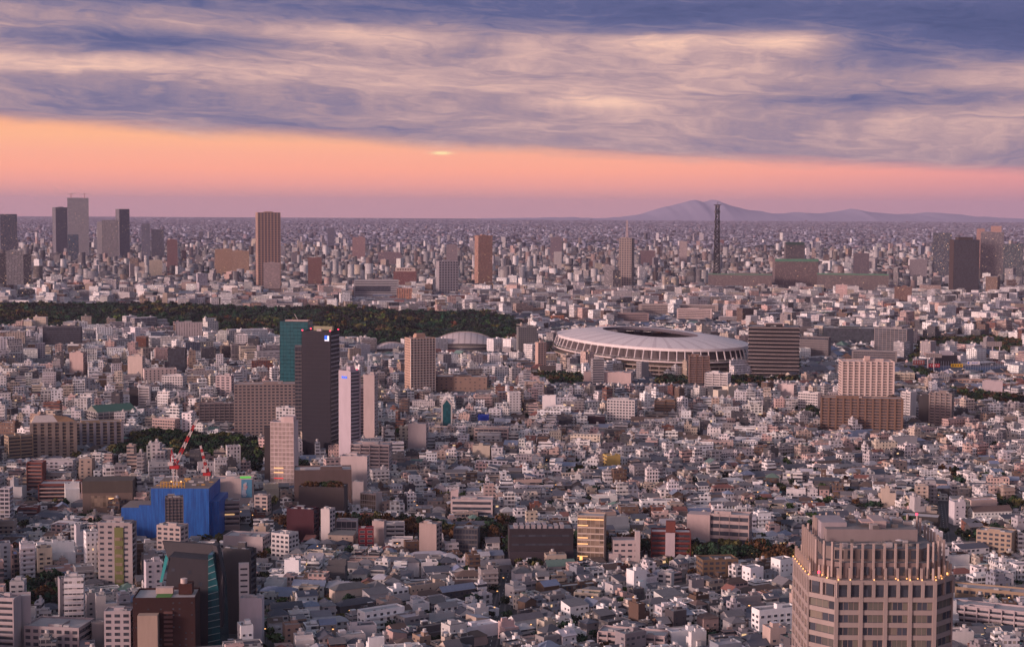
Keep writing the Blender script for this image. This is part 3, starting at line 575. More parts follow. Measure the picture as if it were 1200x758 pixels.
t = tower('office_tower', 'tall black ribbed tower with a small blue logo near the top', TB, 354,398,388,541, D=1520, r=.75, yaw=-22, col=(.03,.028,.038), gl='glass_dark', front='curtain', side='curtain', fh=4.1, bay=1.5, opt=dict(bar=(.028,.026,.038), sp=.4, spc=(.034,.031,.042)),
          sopt=dict(bar=(.10,.10,.12), sp=1.1, spc=(.50,.44,.45)), lm='black logo tower', top=None, roofcol='charcoal')
w, d, H = t['w'], t['d'], t['H']
mb = MB(); q = w/2-3.6; mb.box(q-2.2, q+2.2, -d/2-.7, -d/2-.3, H-9, H-4, 'sign_white'); sg = mb.obj('sign', t['root'])
mb = MB(); mb.box(q-2.2, q+.6, -d/2-.8, -d/2-.7, H-9+1.2, H-4, 'sign_blue'); mb.obj('emblem', sg)
mb = MB(); mb.box(-w*.3, w*.35, d*.2, d*.38, H-.5, H+3.5, 'surface', (.30,.28,.18)); mb.obj('penthouse', t['root'])
mb = MB(); mb.box(-w*.1, w*.06, -d*.1, d*.05, H-1, H+1.4, 'surface', (.5,.42,.40)); mb.obj('air_conditioner', t['root'])
for ax, ay in ((-w/2+.6, -d/2+.6), (w/2-.6, -d/2+.6), (w/2-.6, d/2-.6), (-w/2+.6, d/2-.6)):
    mb = MB(); mb.cyl(ax, ay, H, H+1.1, .75, 'lamp_red', n=8); mb.obj('beacon', t['root'])
t = tower('office_tower', 'white tower with blank end wall and banded right side', TB, 397,421,434,540, D=1500, r=1.0, yaw=-42, col=(.44,.38,.42), front='plain', side='balcony', fh=3.4, bay=20, sopt=dict(div=30, rail=(.46,.40,.42), dp=1.4), lm='white banded tower')
mb = MB(); H, w, d = t['H'], t['w'], t['d']
for k in range(3): x = -w*.2+k*2.4; mb.box(x, x+1.6, -d/2-.3, -d/2, H-7.5, H-5.4, 'sign_blue')
mb.obj('lettering', t['root'])
mb = MB(); mb.cyl(w*.4, d*.4, H, H+1, .7, 'lamp_red', n=8); mb.obj('beacon', t['root'])
tower('office_tower', 'blank pinkish white slab tower right of the white banded tower', TB, 426,443,439,518, D=1600, r=1.0, yaw=-18, col=(.50,.40,.39), front='plain', side='punch', fh=3.4, bay=4, lm='blank white slab')
tower('apartment_building', 'narrow white block with red trim between two slab towers', AB, 418,429,453,515, D=1640, r=1.0, yaw=0, col=(.50,.38,.37), front='balcony', fh=3.2, bay=3)
t = tower('apartment_tower', 'tan condominium tower with white gridded balconies', TB, 474,510,396,461, D=2060, r=.6, yaw=22, col=(.46,.31,.24), front='balcony', side='punch', fh=3.3, bay=3.6, opt=dict(div=4, rail=(.62,.52,.46), fin=(.64,.54,.48)), sopt=dict(pw=.4), lm='tan condominium tower')
mb = MB(); mb.box(-6, 6, -3, 5, t['H']-1, t['H']+5, 'surface', (.42,.27,.2)); mb.obj('penthouse', t['root'])
tower('apartment_building', 'wide grey-brown apartment slab with rows of dark windows', AB, 275,347,449,516, r=.3, yaw=0, col=(.27,.215,.20), front='punch', side='punch', fh=3.2, bay=4, opt=dict(div=5, rail=(.36,.29,.28)), lm='grey-brown apartment slab')
tower('apartment_building', 'lower grey apartment wing left of the grey-brown slab', AB, 234,275,472,500, D=1760, r=.3, col=(.20,.165,.165), front='balcony', fh=3.2, opt=dict(div=5, rail=(.26,.22,.22)))
t = tower('office_building', 'pale mesh-fronted block with warm lit floors, before the black tower', OB, 317,350,494,566, D=1350, r=.8, yaw=-14, col=(.62,.50,.48), front='punch', side='plain', gl='glass_pale', fh=3.6, bay=3.2, opt=dict(pw=.85, ph=.8), lm='lit mesh-fronted block')
w, d, H = t['w'], t['d'], t['H']
for k, mt_ in ((.36, 'room_light'), (.22, 'sign_red'), (.30, 'room_light')):
    mb = MB(); mb.box(-w*.35, w*.05, -d/2-.35, -d/2-.15, H*k, H*k+.8, mt_); mb.obj('lit_sign', t['root'])
mb = MB(); mb.box(w*.05, w*.45, -d*.3, d*.3, H-1, H+4, 'surface', (.55,.42,.40)); mb.obj('penthouse', t['root'])
tower('office_building', 'black sliver of a building left of the lit mesh-fronted block', OB, 310,317,500,565, D=1370, r=2, col='dark', front='plain', side='plain', top=None)
tower('department_store', 'brown flat block with low white neighbour, below the black tower', 'store', 345,412,549,582, D=1290, r=.5, yaw=0, col=(.12,.085,.08), front='plain', side='shader', lm='brown flat store')
tower('office_building', 'white blocky building with roof garden below the slab towers', OB, 411,460,520,552, D=1420, r=.5, yaw=-10, col=(.44,.36,.35), front='balcony', side='punch', bay=4, lm='roof-garden white block')
tower('office_building', 'blank pale box below the roof-garden block', OB, 399,433,534,562, D=1330, r=.5, yaw=-10, col=(.52,.43,.42), front='plain', side='punch', bay=4)
# upper left quarter
tower('office_building', 'long dark slab block in front of the woods', OB, 51,96,383,406, D=2700, r=.3, yaw=-8, col=(.09,.085,.10), front='curtain', side='plain', fh=3.6, bay=3, opt=dict(bar=(.07,.07,.08), sp=1.2, spc=(.085,.08,.095)), lm='dark woodside slab')
tower('office_building', 'white panelled block with tall blank panels near the woods', OB, 206,237,378,397, D=2800, r=.4, col=(.42,.36,.36), front='shader', sty=(.9,.2,.9), lm='white panelled block')
tower('office_building', 'black glass cube left of the wide grey-brown slab', OB, 197,219,408,438, D=2250, r=.6, yaw=-8, col='dark', front='curtain', side='curtain', fh=3.6, bay=4, opt=dict(bar=(.06,.06,.07)), lm='black glass cube')
tower('apartment_tower', 'slender pinkish white tower in the upper left quarter', AB, 82,101,413,447, D=2250, r=.7, yaw=-24, col=(.50,.37,.34), front='plain', side='balcony', fh=3.1, lm='slender pinkish tower')
tower('apartment_tower', 'slim blue-grey tower left of the slender pinkish tower', AB, 42,53,402,430, D=2500, r=.8, col=(.24,.24,.29), front='punch', side='plain', bay=3)
tower('office_building', 'cream white cubic block, brightest of the white cluster', OB, 150,170,417,446, D=2150, r=.7, yaw=-15, col=(.62,.50,.44), front='plain', side='punch', bay=4, lm='bright white cube')
tower('office_building', 'white wall-like block right of the bright white cube', OB, 168,207,432,452, D=2120, r=.4, yaw=6, col=(.56,.45,.42), front='punch', side='plain', bay=5, fh=3.4, opt=dict(pw=.35), lm=None)
tower('apartment_building', 'white block with dark square windows beside a black block', AB, 190,219,440,462, D=2030, r=.6, yaw=-20, col='white', front='punch', side='punch', bay=3.2)
tower('office_building', 'black tower-like block left of a white balcony block', OB, 152,164,455,482, r=1, col='dark', front='plain', side='plain', top=None)
tower('apartment_building', 'white balcony block standing against a black block', AB, 163,177,453,483, r=.9, yaw=-10, col='white', front='balcony', side='balcony', fh=3.1, lm='white balcony block')
tower('apartment_building', 'white slab with pink flank left of the grey-brown slab', AB, 253,273,440,470, D=1950, r=.6, yaw=-18, col=(.52,.42,.42), front='punch', side='balcony', bay=5, fh=3.1, lm=None)
tower('apartment_building', 'stepped tan apartment block with blue bay windows', AB, 86,143,494,536, D=1590, r=.3, yaw=6, col=(.36,.26,.18), front='balcony', side='punch', fh=3.2, bay=3.5, opt=dict(div=6.5, fw=1.3, rail=(.30,.24,.19), fin=(.30,.27,.29)), lm='blue-bayed tan block')
t = tower('apartment_building', 'tan apartment block with golden brown hipped roof ends', AB, 37,88,494,542, D=1520, r=.35, yaw=4, col=(.31,.25,.21), front='balcony', side='punch', fh=3.2, bay=3.5, opt=dict(div=6.5, fw=1.6, rail=(.34,.27,.20)), lm='golden-roofed tan block', top=None)
w, d, H = t['w'], t['d'], t['H']; mb = MB()
mb.face([(-w/2,-d/2,H),(w*.1,-d/2,H),(w*.0,0,H+6),(-w*.4,0,H+6)], 'roofing', (.50,.42,.38)); mb.face([(w*.1,-d/2,H),(w/2,-d/2,H),(w*.32,0,H+4),(0,0,H+6)], 'roofing', (.28,.16,.09)); mb.face([(-w/2,-d/2,H),(-w*.4,0,H+6),(-w/2,d/2,H)], 'roofing', (.4,.3,.2))
mb.face([(w/2,-d/2,H),(w/2,d/2,H),(w*.32,0,H+4)], 'roofing', (.3,.17,.08)); mb.face([(-w*.4,0,H+6),(0,0,H+6),(w*.32,0,H+4),(w/2,d/2,H),(-w/2,d/2,H)], 'roofing', (.36,.24,.14)); mb.obj('hipped_roof', t['root'])
tower('apartment_building', 'stepped tan wing at the far left of the golden-roofed block', AB, 6,38,510,545, D=1500, r=.5, yaw=18, col=(.34,.26,.18), front='balcony', side='punch', fh=3.2, bay=4)
t = tower('school_building', 'long green-roofed building with white railings', 'school', 103,160,482,502, D=1720, r=.6, yaw=24, col=(.36,.34,.33), front='balcony', side='balcony', fh=3.6, roofcol='green', lm='green-roofed school', top=None)
w, d, H = t['w'], t['d'], t['H']; mb = MB(); mb.face([(-w/2,-d/2,H+.05),(w/2,-d/2,H+.05),(w/2,d*.1,H+6),(-w/2,d*.1,H+6)], 'roofing', (.05,.12,.09)); mb.face([(w/2,d/2,H+.05),(-w/2,d/2,H+.05),(-w/2,d*.1,H+6),(w/2,d*.1,H+6)], 'roofing', (.05,.11,.085))
mb.face([(w/2,-d/2,H),(w/2,d/2,H),(w/2,d*.1,H+6)], 'surface', (.2,.2,.18)); mb.face([(-w/2,d/2,H),(-w/2,-d/2,H),(-w/2,d*.1,H+6)], 'surface', (.2,.2,.18)); mb.obj('pitched_roof', t['root'])
# centre
tower('office_building', 'bright blue cube-shaped building in the centre', OB, 560,573,486,500, D=1780, r=.8, col=(.02,.06,.42), front='plain', side='plain', top=None, lm='bright blue cube')
tower('school_building', 'long pinkish school with a gridded white front in the centre', 'school', 555,598,501,523, r=.4, yaw=-8, col=(.46,.36,.33), front='band', side='punch', fh=3.6, opt=dict(ph=.5, rib=5), lm='gridded school')
t = tower('chapel', 'white building with a tall pointed arch front of dark glass', 'chapel', 517,530,472,500, D=1720, r=.9, yaw=0, col=(.5,.45,.43), front='plain', side='plain', top=None, lm='pointed-arch building')
w, d, H = t['w'], t['d'], t['H']; mb = MB(); mb.face([(-w/2,-d/2,H),(w/2,-d/2,H),(0,-d/2,H+6)], 'surface', (.5,.45,.43)); mb.face([(w/2,d/2,H),(-w/2,d/2,H),(0,d/2,H+6)], 'surface', (.5,.45,.43))
mb.face([(-w/2,-d/2,H),(0,-d/2,H+6),(0,d/2,H+6),(-w/2,d/2,H)], 'roofing', (.45,.4,.4)); mb.face([(0,-d/2,H+6),(w/2,-d/2,H),(w/2,d/2,H),(0,d/2,H+6)], 'roofing', (.45,.4,.4)); mb.obj('gabled_roof', t['root'])
mb = MB(); mb.face([(-w*.36,-d/2-.1,2),(w*.36,-d/2-.1,2),(w*.36,-d/2-.1,H-2),(0,-d/2-.1,H+3.5),(-w*.36,-d/2-.1,H-2)], 'glass_teal'); mb.obj('window', t['root'])
tower('office_building', 'concrete cube with little tower left of the pointed-arch building', OB, 478,502,496,532, D=1560, r=.7, yaw=-10, col=(.36,.31,.32), front='plain', side='punch', bay=4, lm='concrete cube')
tower('library_building', 'large tan brick hall with a round tower end, near the centre', 'hall', 509,574,441,466, D=2080, r=.4, yaw=-8, col=(.24,.165,.135), front='punch', side='plain', fh=4, bay=6, opt=dict(pw=.35, ph=.3, skip=.4), lm='tan brick hall')
tower('office_building', 'small white apartment block at the left end of the stadium row', AB, 596,612,484,502, D=1850, r=.7, col='white', front='punch', bay=3.5)
tower('house', 'deep yellow painted building with a taller yellow box', 'house', 706,727,533,553, r=.9, yaw=20, col='gold', front='plain', side='punch', bay=4, lm='yellow building')
tower('apartment_building', 'white apartment block in two parts left of a brown block', AB, 711,747,468,500, r=.5, yaw=-12, col='white', front='punch', side='punch', bay=3.3, lm='white double block')
tower('apartment_building', 'brown brick block right of the white double block', AB, 767,793,469,495, r=.6, yaw=-8, col=(.16,.10,.07), front='balcony', side='punch', bay=4, opt=dict(rail=(.2,.14,.1)), lm='brown brick block')
tower('theatre', 'dark purple windowless round-cornered hall', 'hall', 681,709,487,503, r=.6, col=(.05,.03,.04), front='plain', side='plain', lm='dark purple hall')
# lower left quarter
tower('apartment_building', 'red-brown terraced apartment block with stepped white balconies', AB, 47,97,566,618, D=1290, r=.6, yaw=-10, col=(.17,.055,.045), front='balcony', side='balcony', fh=3.1, opt=dict(div=60, rail=(.38,.27,.25), dp=2.2), sopt=dict(div=60, rail=(.38,.27,.25), dp=2.2), lm='red-brown terraces', top=None)
t = tower('apartment_tower', 'tall red-brown block with arched roof, upper part of the terraces', AB, 33,55,541,600, D=1340, r=.8, yaw=-18, col=(.17,.055,.045), front='balcony', side='plain', fh=3.1, opt=dict(div=60, rail=(.3,.16,.14)), top=None)
tower('apartment_building', 'low terraced red-brown wing with white slabs, left end', AB, 22,48,594,640, D=1230, r=.6, yaw=-14, col=(.18,.06,.05), front='balcony', side='plain', fh=3.1, opt=dict(div=60, rail=(.42,.3,.28)))
t = tower('office_building', 'grey-brown windowless box with one warm lit window', OB, 98,160,563,618, D=1240, r=.6, yaw=-8, col=(.17,.125,.105), front='plain', side='plain', lm='box with warm window', top=None)
w, d, H = t['w'], t['d'], t['H']
mb = MB(); mb.box(-w/2-.2, w/2+.2, -d/2-.25, d/2+.2, H-9, H+.3, 'surface', (.085,.07,.06)); mb.obj('upper_storey', t['root'])
mb = MB(); mb.box(-w*.33, w*.22, -d/2-.15, -d/2, H*.30, H*.62, 'glass_warm'); wn_ = mb.obj('window', t['root'])
mb = MB(); mb.box(w*.02, w*.16, -d/2-.3, -d/2-.15, H*.52, H*.56, 'room_light'); mb.obj('lamp', wn_)
t = tower('office_building', 'white block with green plant strips on its glass stair', OB, 116,158,612,700, D=1000, r=.5, yaw=-16, col=(.36,.31,.31), front='punch', side='balcony', fh=3.5, bay=5, opt=dict(pw=.5, ph=.4), lm='plant-striped white block')
w, d, H = t['w'], t['d'], t['H']; mb = MB(); mb.box(w*.02, w*.3, -d/2-.5, -d/2, 4, H-3, 'surface', (.15,.16,.06)); pl_ = mb.obj('stair_tower', t['root'])
for k in range(6): mb = MB(); mb.box(w*.05, w*.27, -d/2-.7, -d/2-.5, 6+k*(H-12)/6, 8+k*(H-12)/6, 'glass_warm'); mb.obj('window', pl_)
t = tower('office_building', 'dark red-brown block with roof lawn and cream box in front', OB, 157,236,698,790, D=835, r=.7, yaw=-8, col=(.036,.014,.013), front='punch', side='plain', opt=dict(pw=.3, ph=.25, skip=.6), lm='dark red-brown block', top=None)
w, d, H = t['w'], t['d'], t['H']
mb = MB(); mb.box(-w*.15, w*.1, -d*.3, d*.1, H-.95, H-.6, 'surface', (.08,.20,.05)); mb.obj('roof_lawn', t['root'])
mb = MB(); mb.box(-w*.18, w*.1, -d*.0, d*.2, H-.6, H+2.4, 'surface', (.5,.38,.34)); mb.obj('penthouse', t['root'])
mb = MB(); mb.box(w*.2, w*.42, -d*.1, d*.25, H-.6, H+5, 'surface', (.06,.022,.018)); pt_ = mb.obj('stair_house', t['root']); mb = MB(); mb.cyl(w*.28, 0, H+5, H+7.5, 1.8, 'surface', (.55,.45,.42)); mb.obj('water_tank', pt_)
mb = MB(); mb.box(-w*.4, -w*.08, -d/2-6, -d/2-.05, 0, H-8, 'surface', (.40,.30,.24)); mb.obj('lift_shaft', t['root'])
for k in range(12): mb = MB(); mb.box(w*.0, w*.14, -d/2-1.2, -d/2-.02, 2+k*(H-8)/12, 3.2+k*(H-8)/12, 'surface', (.12,.06,.055)); mb.obj('balcony', t['root'])
# slanted dark building with teal glass
def slanted():
    D = 868; P = lambda px, py, Y=D: (ray(px, py).x/ray(px, py).y*Y, z_at(px, py, Y))
    root = empty('office_building', (P(222, 700)[0], D, 0)); tag(root, 'dark grey slanted building with tilted roof panel and teal glass side', OB); ox = root.location.x
    LM.append(('slanted dark building', 225, 700, 40, 60)); BLOCK.append((183, 262, 757, D)); FOOT.append((ox, D+14, 30))
    q = lambda px, py, y: (P(px, py, D+y)[0]-ox, y, max(0, P(px, py, D+y)[1]))
    col = (.045,.042,.05); mb = MB()
    fr = [(186, 780), (198, 652), (246, 656), (248, 780)]
    A = [q(px, py, 0) for px, py in fr]; Bk = [(p[0], 26, p[2]) for p in A]
    for i in range(4): j = (i+1) % 4; mb.face([A[i], A[j], Bk[j], Bk[i]][::-1], 'surface', col)
    mb.face([A[0], A[3], A[2], A[1]], 'surface', col); mb.face(Bk, 'surface', col); mb.obj('wall', root)
    # tilted upper slab behind
    mb = MB(); A = [q(190, 634, 16), q(198, 656, 12), q(254, 658, 12), q(249, 638, 16)]; Bk = [(p[0], p[1]+3, p[2]) for p in A]
    mb.face(A, 'surface', (.075,.068,.072)); mb.face(Bk[::-1], 'surface', col)
    for i in range(4): j = (i+1) % 4; mb.face([A[i], Bk[i], Bk[j], A[j]], 'surface', (.05,.045,.05))
    mb.obj('roof_panel', root)
    mb = MB(); A = [q(244, 650, -1), q(249, 650, -1), q(256, 690, -1), q(259, 790, -1), q(244, 790, -1)]; Bk = [(p[0], 24, p[2]) for p in A]
    for i in range(5): j = (i+1) % 5; mb.face([A[i], Bk[i], Bk[j], A[j]], 'glass_teal')
    mb.face(A[::-1], 'glass_teal'); gl_ = mb.obj('glass_stair', root)
    for k in range(14): mb = MB(); p = q(244, 656+k*8, -1.3); e = q(250+min(8, k), 656+k*8-3, -1.3); mb.bar(p, e, .22, col=(.25,.35,.36)); mb.obj('mullion', gl_)
    mb = MB(); A = [q(249, 638, 10), q(254, 640, 6), q(261, 676, 0), q(260, 735, 0), q(257, 735, 0), q(256, 690, 0)]; Bk = [(p[0], p[1]+8, p[2]) for p in A]
    mb.face(A[::-1], 'surface', col)
    for i in range(6): j = (i+1) % 6; mb.face([A[i], Bk[i], Bk[j], A[j]], 'surface', col)
    mb.obj('buttress', root)
    mb = MB(); A = [q(187, 682, -.6), q(190, 682, -.6), q(197, 654, -.6), q(194, 650, -.6)]; mb.face(A, 'glowing_teal'); mb.face([(p[0],p[1]+.5,p[2]) for p in A][::-1], 'glowing_teal'); mb.obj('glass_strip', root)  # teal glass strip given a faint glow of its own, no lamp
    for wx, wy in ((203, 667), (222, 670), (235, 684)):
        p = q(wx, wy, 0); mb = MB(); mb.box(p[0]-.9, p[0]+.9, -.15, .02, p[2]-1, p[2]+1, 'glass'); mb.obj('window', root)
slanted()
tower('office_building', 'black building with zigzag fire stair behind the slanted building', OB, 262,298,643,735, D=900, r=.5, yaw=-24, col='charcoal', front='plain', side='balcony', fh=3.4, sopt=dict(rail=(.08,.08,.09), div=40), lm='black zigzag-stair building')
tower('office_building', 'white stair tower hung with diagonal flights', OB, 280,292,660,700, D=880, r=.7, col='white', front='punch', bay=4, fh=3.2, opt=dict(ph=.3, pw=.7), top=None, foot=False)
t = tower('office_building', 'small white house-shaped block right of the slanted building', OB, 281,310,700,735, D=872, r=.6, yaw=-10, col=(.50,.45,.48), front='plain', side='plain')
tower('apartment_building', 'white block with square windows behind the slanted building', AB, 262,318,628,680, D=1100, r=.6, yaw=-20, col=(.44,.37,.37), front='plain', side='punch', bay=3, fh=3.2)
tower('apartment_building', 'white corner block with rows of square windows, left of centre', AB, 318,350,625,658, r=.8, yaw=-35, col='white', front='punch', side='punch', bay=3, fh=3.2, lm='square-windowed white block')
tower('office_building', 'white block at the bottom left corner with dark balconies', AB, -6,26,700,800, D=850, r=.7, yaw=-25, col=(.42,.36,.37), front='balcony', side='plain', lm='corner white block')
tower('office_building', 'white block with few small windows near the bottom left corner', AB, 9,37,697,790, D=862, r=.7, col=(.47,.41,.42), front='plain', side='plain', top=None)
tower('office_building', 'low grey office with roof plants and ribbon windows, bottom left', OB, 30,112,734,800, D=850, r=.7, yaw=-24, col=(.36,.31,.32), front='punch', side='band', fh=3.6, bay=4, lm='roof-planted grey office')
tower('office_building', 'narrow white block with rooftop clutter left of the red-brown block', OB, 123,158,715,790, D=845, r=.7, yaw=-12, col=(.42,.37,.39), front='punch', side='punch', fh=3.3, bay=4)
t = tower('department_store', 'broad white blank-walled store beside the blue-wrapped building', 'store', 249,298,560,612, D=1290, r=.5, yaw=-4, col=(.56,.45,.42), front='plain', side='plain', lm='white blank store')
w, d, H = t['w'], t['d'], t['H']
mb = MB(); x = w*.22; mb.box(x, x+w*.26, -d/2-.4, -d/2-.05, H*.35, H*.97, 'surface', (.10,.28,.42)); po = mb.obj('poster', t['root'])
mb = MB(); rr = random.Random(3)
for k in range(9): a, b_ = x+rr.uniform(.03,.16)*w, H*rr.uniform(.42,.85); s_ = rr.uniform(.6, 1.5); mb.cyl(a, 0, 0, .01, .01) if False else mb.box(a-s_, a+s_, -d/2-.5-.02*k, -d/2-.4, b_-s_, b_+s_*1.4, 'surface', rr.choice([(.5,.25,.3),(.55,.42,.4),(.15,.14,.3),(.4,.45,.55)]))
mb.obj('printed_shapes', po)
mb = MB(); mb.box(x-1, x+w*.24, -d/2, -d/2+.6, H+.2, H+1.8, 'sign_green'); mb.obj('roof_sign', t['root'])
t = tower('shop_building', 'curved white floors with warm lit windows below the blank store', OB, 251,281,586,624, D=1200, r=.5, col=(.34,.28,.27), front='balcony', side='balcony', fh=3.6, opt=dict(div=50, rail=(.42,.34,.33)), lm='warm lit curved floors')
mb = MB(); mb.box(-t['w']*.35, t['w']*.3, -t['d']/2-.3, -t['d']/2-.1, t['H']*.50, t['H']*.56, 'room_light'); mb.obj('lit_window', t['root'])
tower('shop_building', 'white rounded corner shop with a slim blue panel', OB, 298,318,580,612, D=1260, r=.8, yaw=-20, col=(.50,.40,.37), front='punch', side='punch', bay=4)
# maroon block
tower('office_building', 'wine-red office block with a glass lower front', OB, 336,372,596,650, D=1150, r=.6, yaw=-20, col=(.06,.018,.026), front='plain', side='balcony', fh=3.4, sopt=dict(rail=(.07,.03,.04), div=40), lm='wine-red block')
tower('office_building', 'thin white fin-like building right of the wine-red block', OB, 376,393,596,646, D=1140, r=1.2, yaw=-28, col=(.52,.47,.46), front='plain', side='punch', bay=3, lm='thin white fin building')
tower('office_building', 'white blank slab with a cantilevered glass box', OB, 394,420,609,646, D=1150, r=.6, yaw=-8, col=(.40,.35,.36), front='curtain', side='plain', fh=3.4, bay=3, opt=dict(bar=(.35,.32,.33), sp=.8))
tower('apartment_building', 'small crimson-fronted block with three white window boxes', AB, 420,438,618,646, r=.8, col=(.20,.02,.03), front='punch', side='plain', bay=4, opt=dict(frame=(.5,.42,.4)), lm='crimson-fronted block')
tower('apartment_building', 'tall blank pinkish block right of the crimson-fronted block', AB, 436,453,610,648, D=1140, r=.8, yaw=-14, col=(.44,.35,.33), front='plain', side='plain')
tower('apartment_building', 'white staggered block with outside stairs right of the blank pinkish one', AB, 452,474,612,646, D=1155, r=.7, col='white', front='balcony', side='plain', fh=3.2)
tower('apartment_building', 'low white block with four framed window pairs', AB, 459,484,630,653, D=1120, r=.6, col='white', front='punch', side='plain', bay=5.5, fh=4, opt=dict(pw=.7, ph=.45), foot=False)
tower('office_building', 'rough concrete cube with stained face right of the white staggered block', OB, 491,518,613,655, r=.8, yaw=-22, col=(.36,.28,.26), front='plain', side='punch', bay=4, lm='stained concrete cube')
tower('office_building', 'dark grey cube with slatted walls near the tree-lined avenue', OB, 531,563,618,652, r=.8, yaw=-8, col=(.11,.10,.105), front='curtain', side='plain', fh=3.4, bay=2, opt=dict(bar=(.13,.12,.12), sp=1.2, spc=(.12,.11,.115)), lm='dark slatted cube')
tower('office_building', 'curved white office with three long window bands', OB, 528,579,584,618, D=1245, r=.5, yaw=-4, col=(.50,.41,.40), front='band', side='band', fh=4.2, opt=dict(ph=.5), lm='curved white office')
tower('office_building', 'slim white pylon at the left end of the curved white office', OB, 528,537,574,600, D=1260, r=1, col=(.54,.43,.42), front='plain', side='plain', top=None, foot=False)
tower('office_building', 'low block with dark glass front between two white walls', OB, 484,516,594,614, D=1270, r=.6, col=(.42,.35,.35), front='curtain', side='plain', fh=3.6, bay=4, opt=dict(bar=(.2,.2,.2)))
tower('office_building', 'white block with tan louvred front by the avenue', OB, 422,448,578,608, D=1260, r=.7, yaw=-30, col=(.50,.41,.38), front='curtain', side='plain', fh=3.4, bay=2, gl='glass_warm', opt=dict(bar=(.5,.42,.38), sp=.6))
tower('office_building', 'white upright slab left of the tan louvred front', OB, 413,426,564,600, D=1290, r=.8, col=(.5,.42,.41), front='plain', side='plain')
tower('department_store', 'dark brown mall block topped with a roof garden of trees', 'store', 350,408,570,604, D=1240, r=.5, yaw=-10, col=(.075,.06,.06), front='plain', side='plain', lm='roof-garden mall', top=None)
# avenue shops
t = tower('department_store', 'wide black store with chamfered front and planted terrace', 'store', 594,672,618,664, r=.45, yaw=4, col=(.035,.028,.034), front='band', side='plain', fh=6, opt=dict(ph=.22), lm='wide black store', top=None, roofcol='grey')
w, d, H = t['w'], t['d'], t['H']
rr = random.Random(5)
for k in range(9): mb = MB(); a = -w*.42+k*w*.09; mb.box(a, a+w*.06, -d*.3, d*.2, H-1, H+rr.uniform(.6, 2), 'surface', (.33,.29,.30)); mb.obj('air_conditioner', t['root'])
mb = MB(); mb.box(-w*.5, w*.5, -d/2-3, -d/2+.02, 0, H*.42, 'surface', (.05,.04,.05)); mb.obj('podium', t['root'])
t = tower('shop_building', 'glowing glass corner store with cream lit storeys', 'store', 676,710,603,664, r=.7, yaw=-6, col=(.42,.33,.27), front='curtain', side='curtain', gl='glass_warm', fh=4.2, bay=3, opt=dict(bar=(.5,.41,.36), sp=.9, spc=(.55,.45,.38)), lm='glowing glass store', top=None)
w, d, H = t['w'], t['d'], t['H']
for k in (0, 1, 3, 4, 6): mb = MB(); mb.box(-w*.48, w*(.48 if k == 0 else -.1), -d/2-.5, -d/2-.2, H-3-k*4.2, H-2.3-k*4.2, 'room_light'); mb.obj('light_strip', t['root'])
mb = MB(); mb.box(-w*.4, -w*.3, -d/2-.6, -d/2-.2, 2, 7, 'lamp_warm'); mb.obj('entrance_lamp', t['root'])
t = tower('office_building', 'white terraced building with a slim tower at its right end', OB, 716,750,632,664, r=.6, yaw=6, col=(.50,.41,.40), front='punch', side='punch', fh=4, bay=4, opt=dict(pw=.6, ph=.35), lm='white terraced building', top=None)
w, d, H = t['w'], t['d'], t['H']; mb = MB(); mb.box(w*.32, w*.5, -d*.5-.3, -d*.2, 0, H+6, 'surface', (.5,.42,.41)); mb.obj('stair_tower', t['root'])
mb = MB(); mb.box(-w*.65, -w*.3, -d*.6, d*.1, 0, H*.5, 'surface', (.5,.42,.41)); mb.obj('annex', t['root'])
t = tower('apartment_building', 'red brick block with one white vertical panel', AB, 762,809,622,661, r=.5, yaw=2, col=(.13,.03,.027), front='balcony', side='plain', fh=3.4, opt=dict(div=9, rail=(.15,.04,.036)), lm='red brick block', roofcol='lightgrey', top=None)
w, d, H = t['w'], t['d'], t['H']; mb = MB(); mb.box(-w*.14, w*.1, -d/2-1.7, -d/2, 0, H-.5, 'surface', (.46,.38,.40)); mb.obj('white_panel', t['root'])
mb = MB(); mb.box(-w*.12, w*.12, -d*.1, d*.3, H-1, H+6, 'surface', (.16,.05,.04)); mb.obj('stair_house', t['root'])
t = tower('office_building', 'large pinkish office with green-tinted ribbon windows', OB, 831,880,602,662, D=1120, r=.5, yaw=-8, col=(.40,.32,.31), front='band', side='band', fh=5.2, opt=dict(ph=.55, mg=.02, rib=6), lm='ribbon-windowed office')
w, d, H = t['w'], t['d'], t['H']; mb = MB(); mb.box(-w/2-.58*w, -w/2+.4, -d/2-2, d*.3, 0, H-1, 'surface', (.42,.33,.32)); mb.obj('blank_tower', t['root'])
tower('apartment_building', 'brown brick low block with dark flat roof, below the ribbon-windowed office', AB, 815,865,655,684, r=.6, yaw=18, col=(.17,.11,.07), front='punch', side='punch', fh=3.2, bay=3.5, roofcol='charcoal', lm='brown low block')
t = tower('school_building', 'long white building with open sunshade frame, upper edge of the lower right', 'school', 913,990,602,618, D=1330, r=.35, col=(.34,.29,.28), front='band', fh=3.8, opt=dict(ph=.5, rib=4), lm='sunshade school')
tower('school_building', 'pale banded school building left of the hotel tower', 'school', 898,945,583,604, D=1400, r=.4, yaw=-6, col=(.42,.33,.31), front='band', side='punch', fh=3.8, opt=dict(ph=.4), lm='pale banded school')
t = tower('sports_hall', 'hall with a corrugated pale green wall behind the hotel', 'hall', 1010,1055,600,622, D=1280, r=.5, col=(.15,.23,.16), front='plain', side='plain', lm='pale green hall')
tower('sports_hall', 'black sided hall right of the pale green hall', 'hall', 1055,1101,604,640, D=1230, r=.6, yaw=-6, col=(.05,.045,.045), front='plain', side='plain', roofcol='lightgrey', top=None)
tower('apartment_building', 'tan low block with curved roof house beside it, right edge', AB, 1144,1190,622,656, r=.6, yaw=-14, col=(.34,.26,.2), front='punch', side='plain', fh=3.2, bay=4, lm='tan low block')
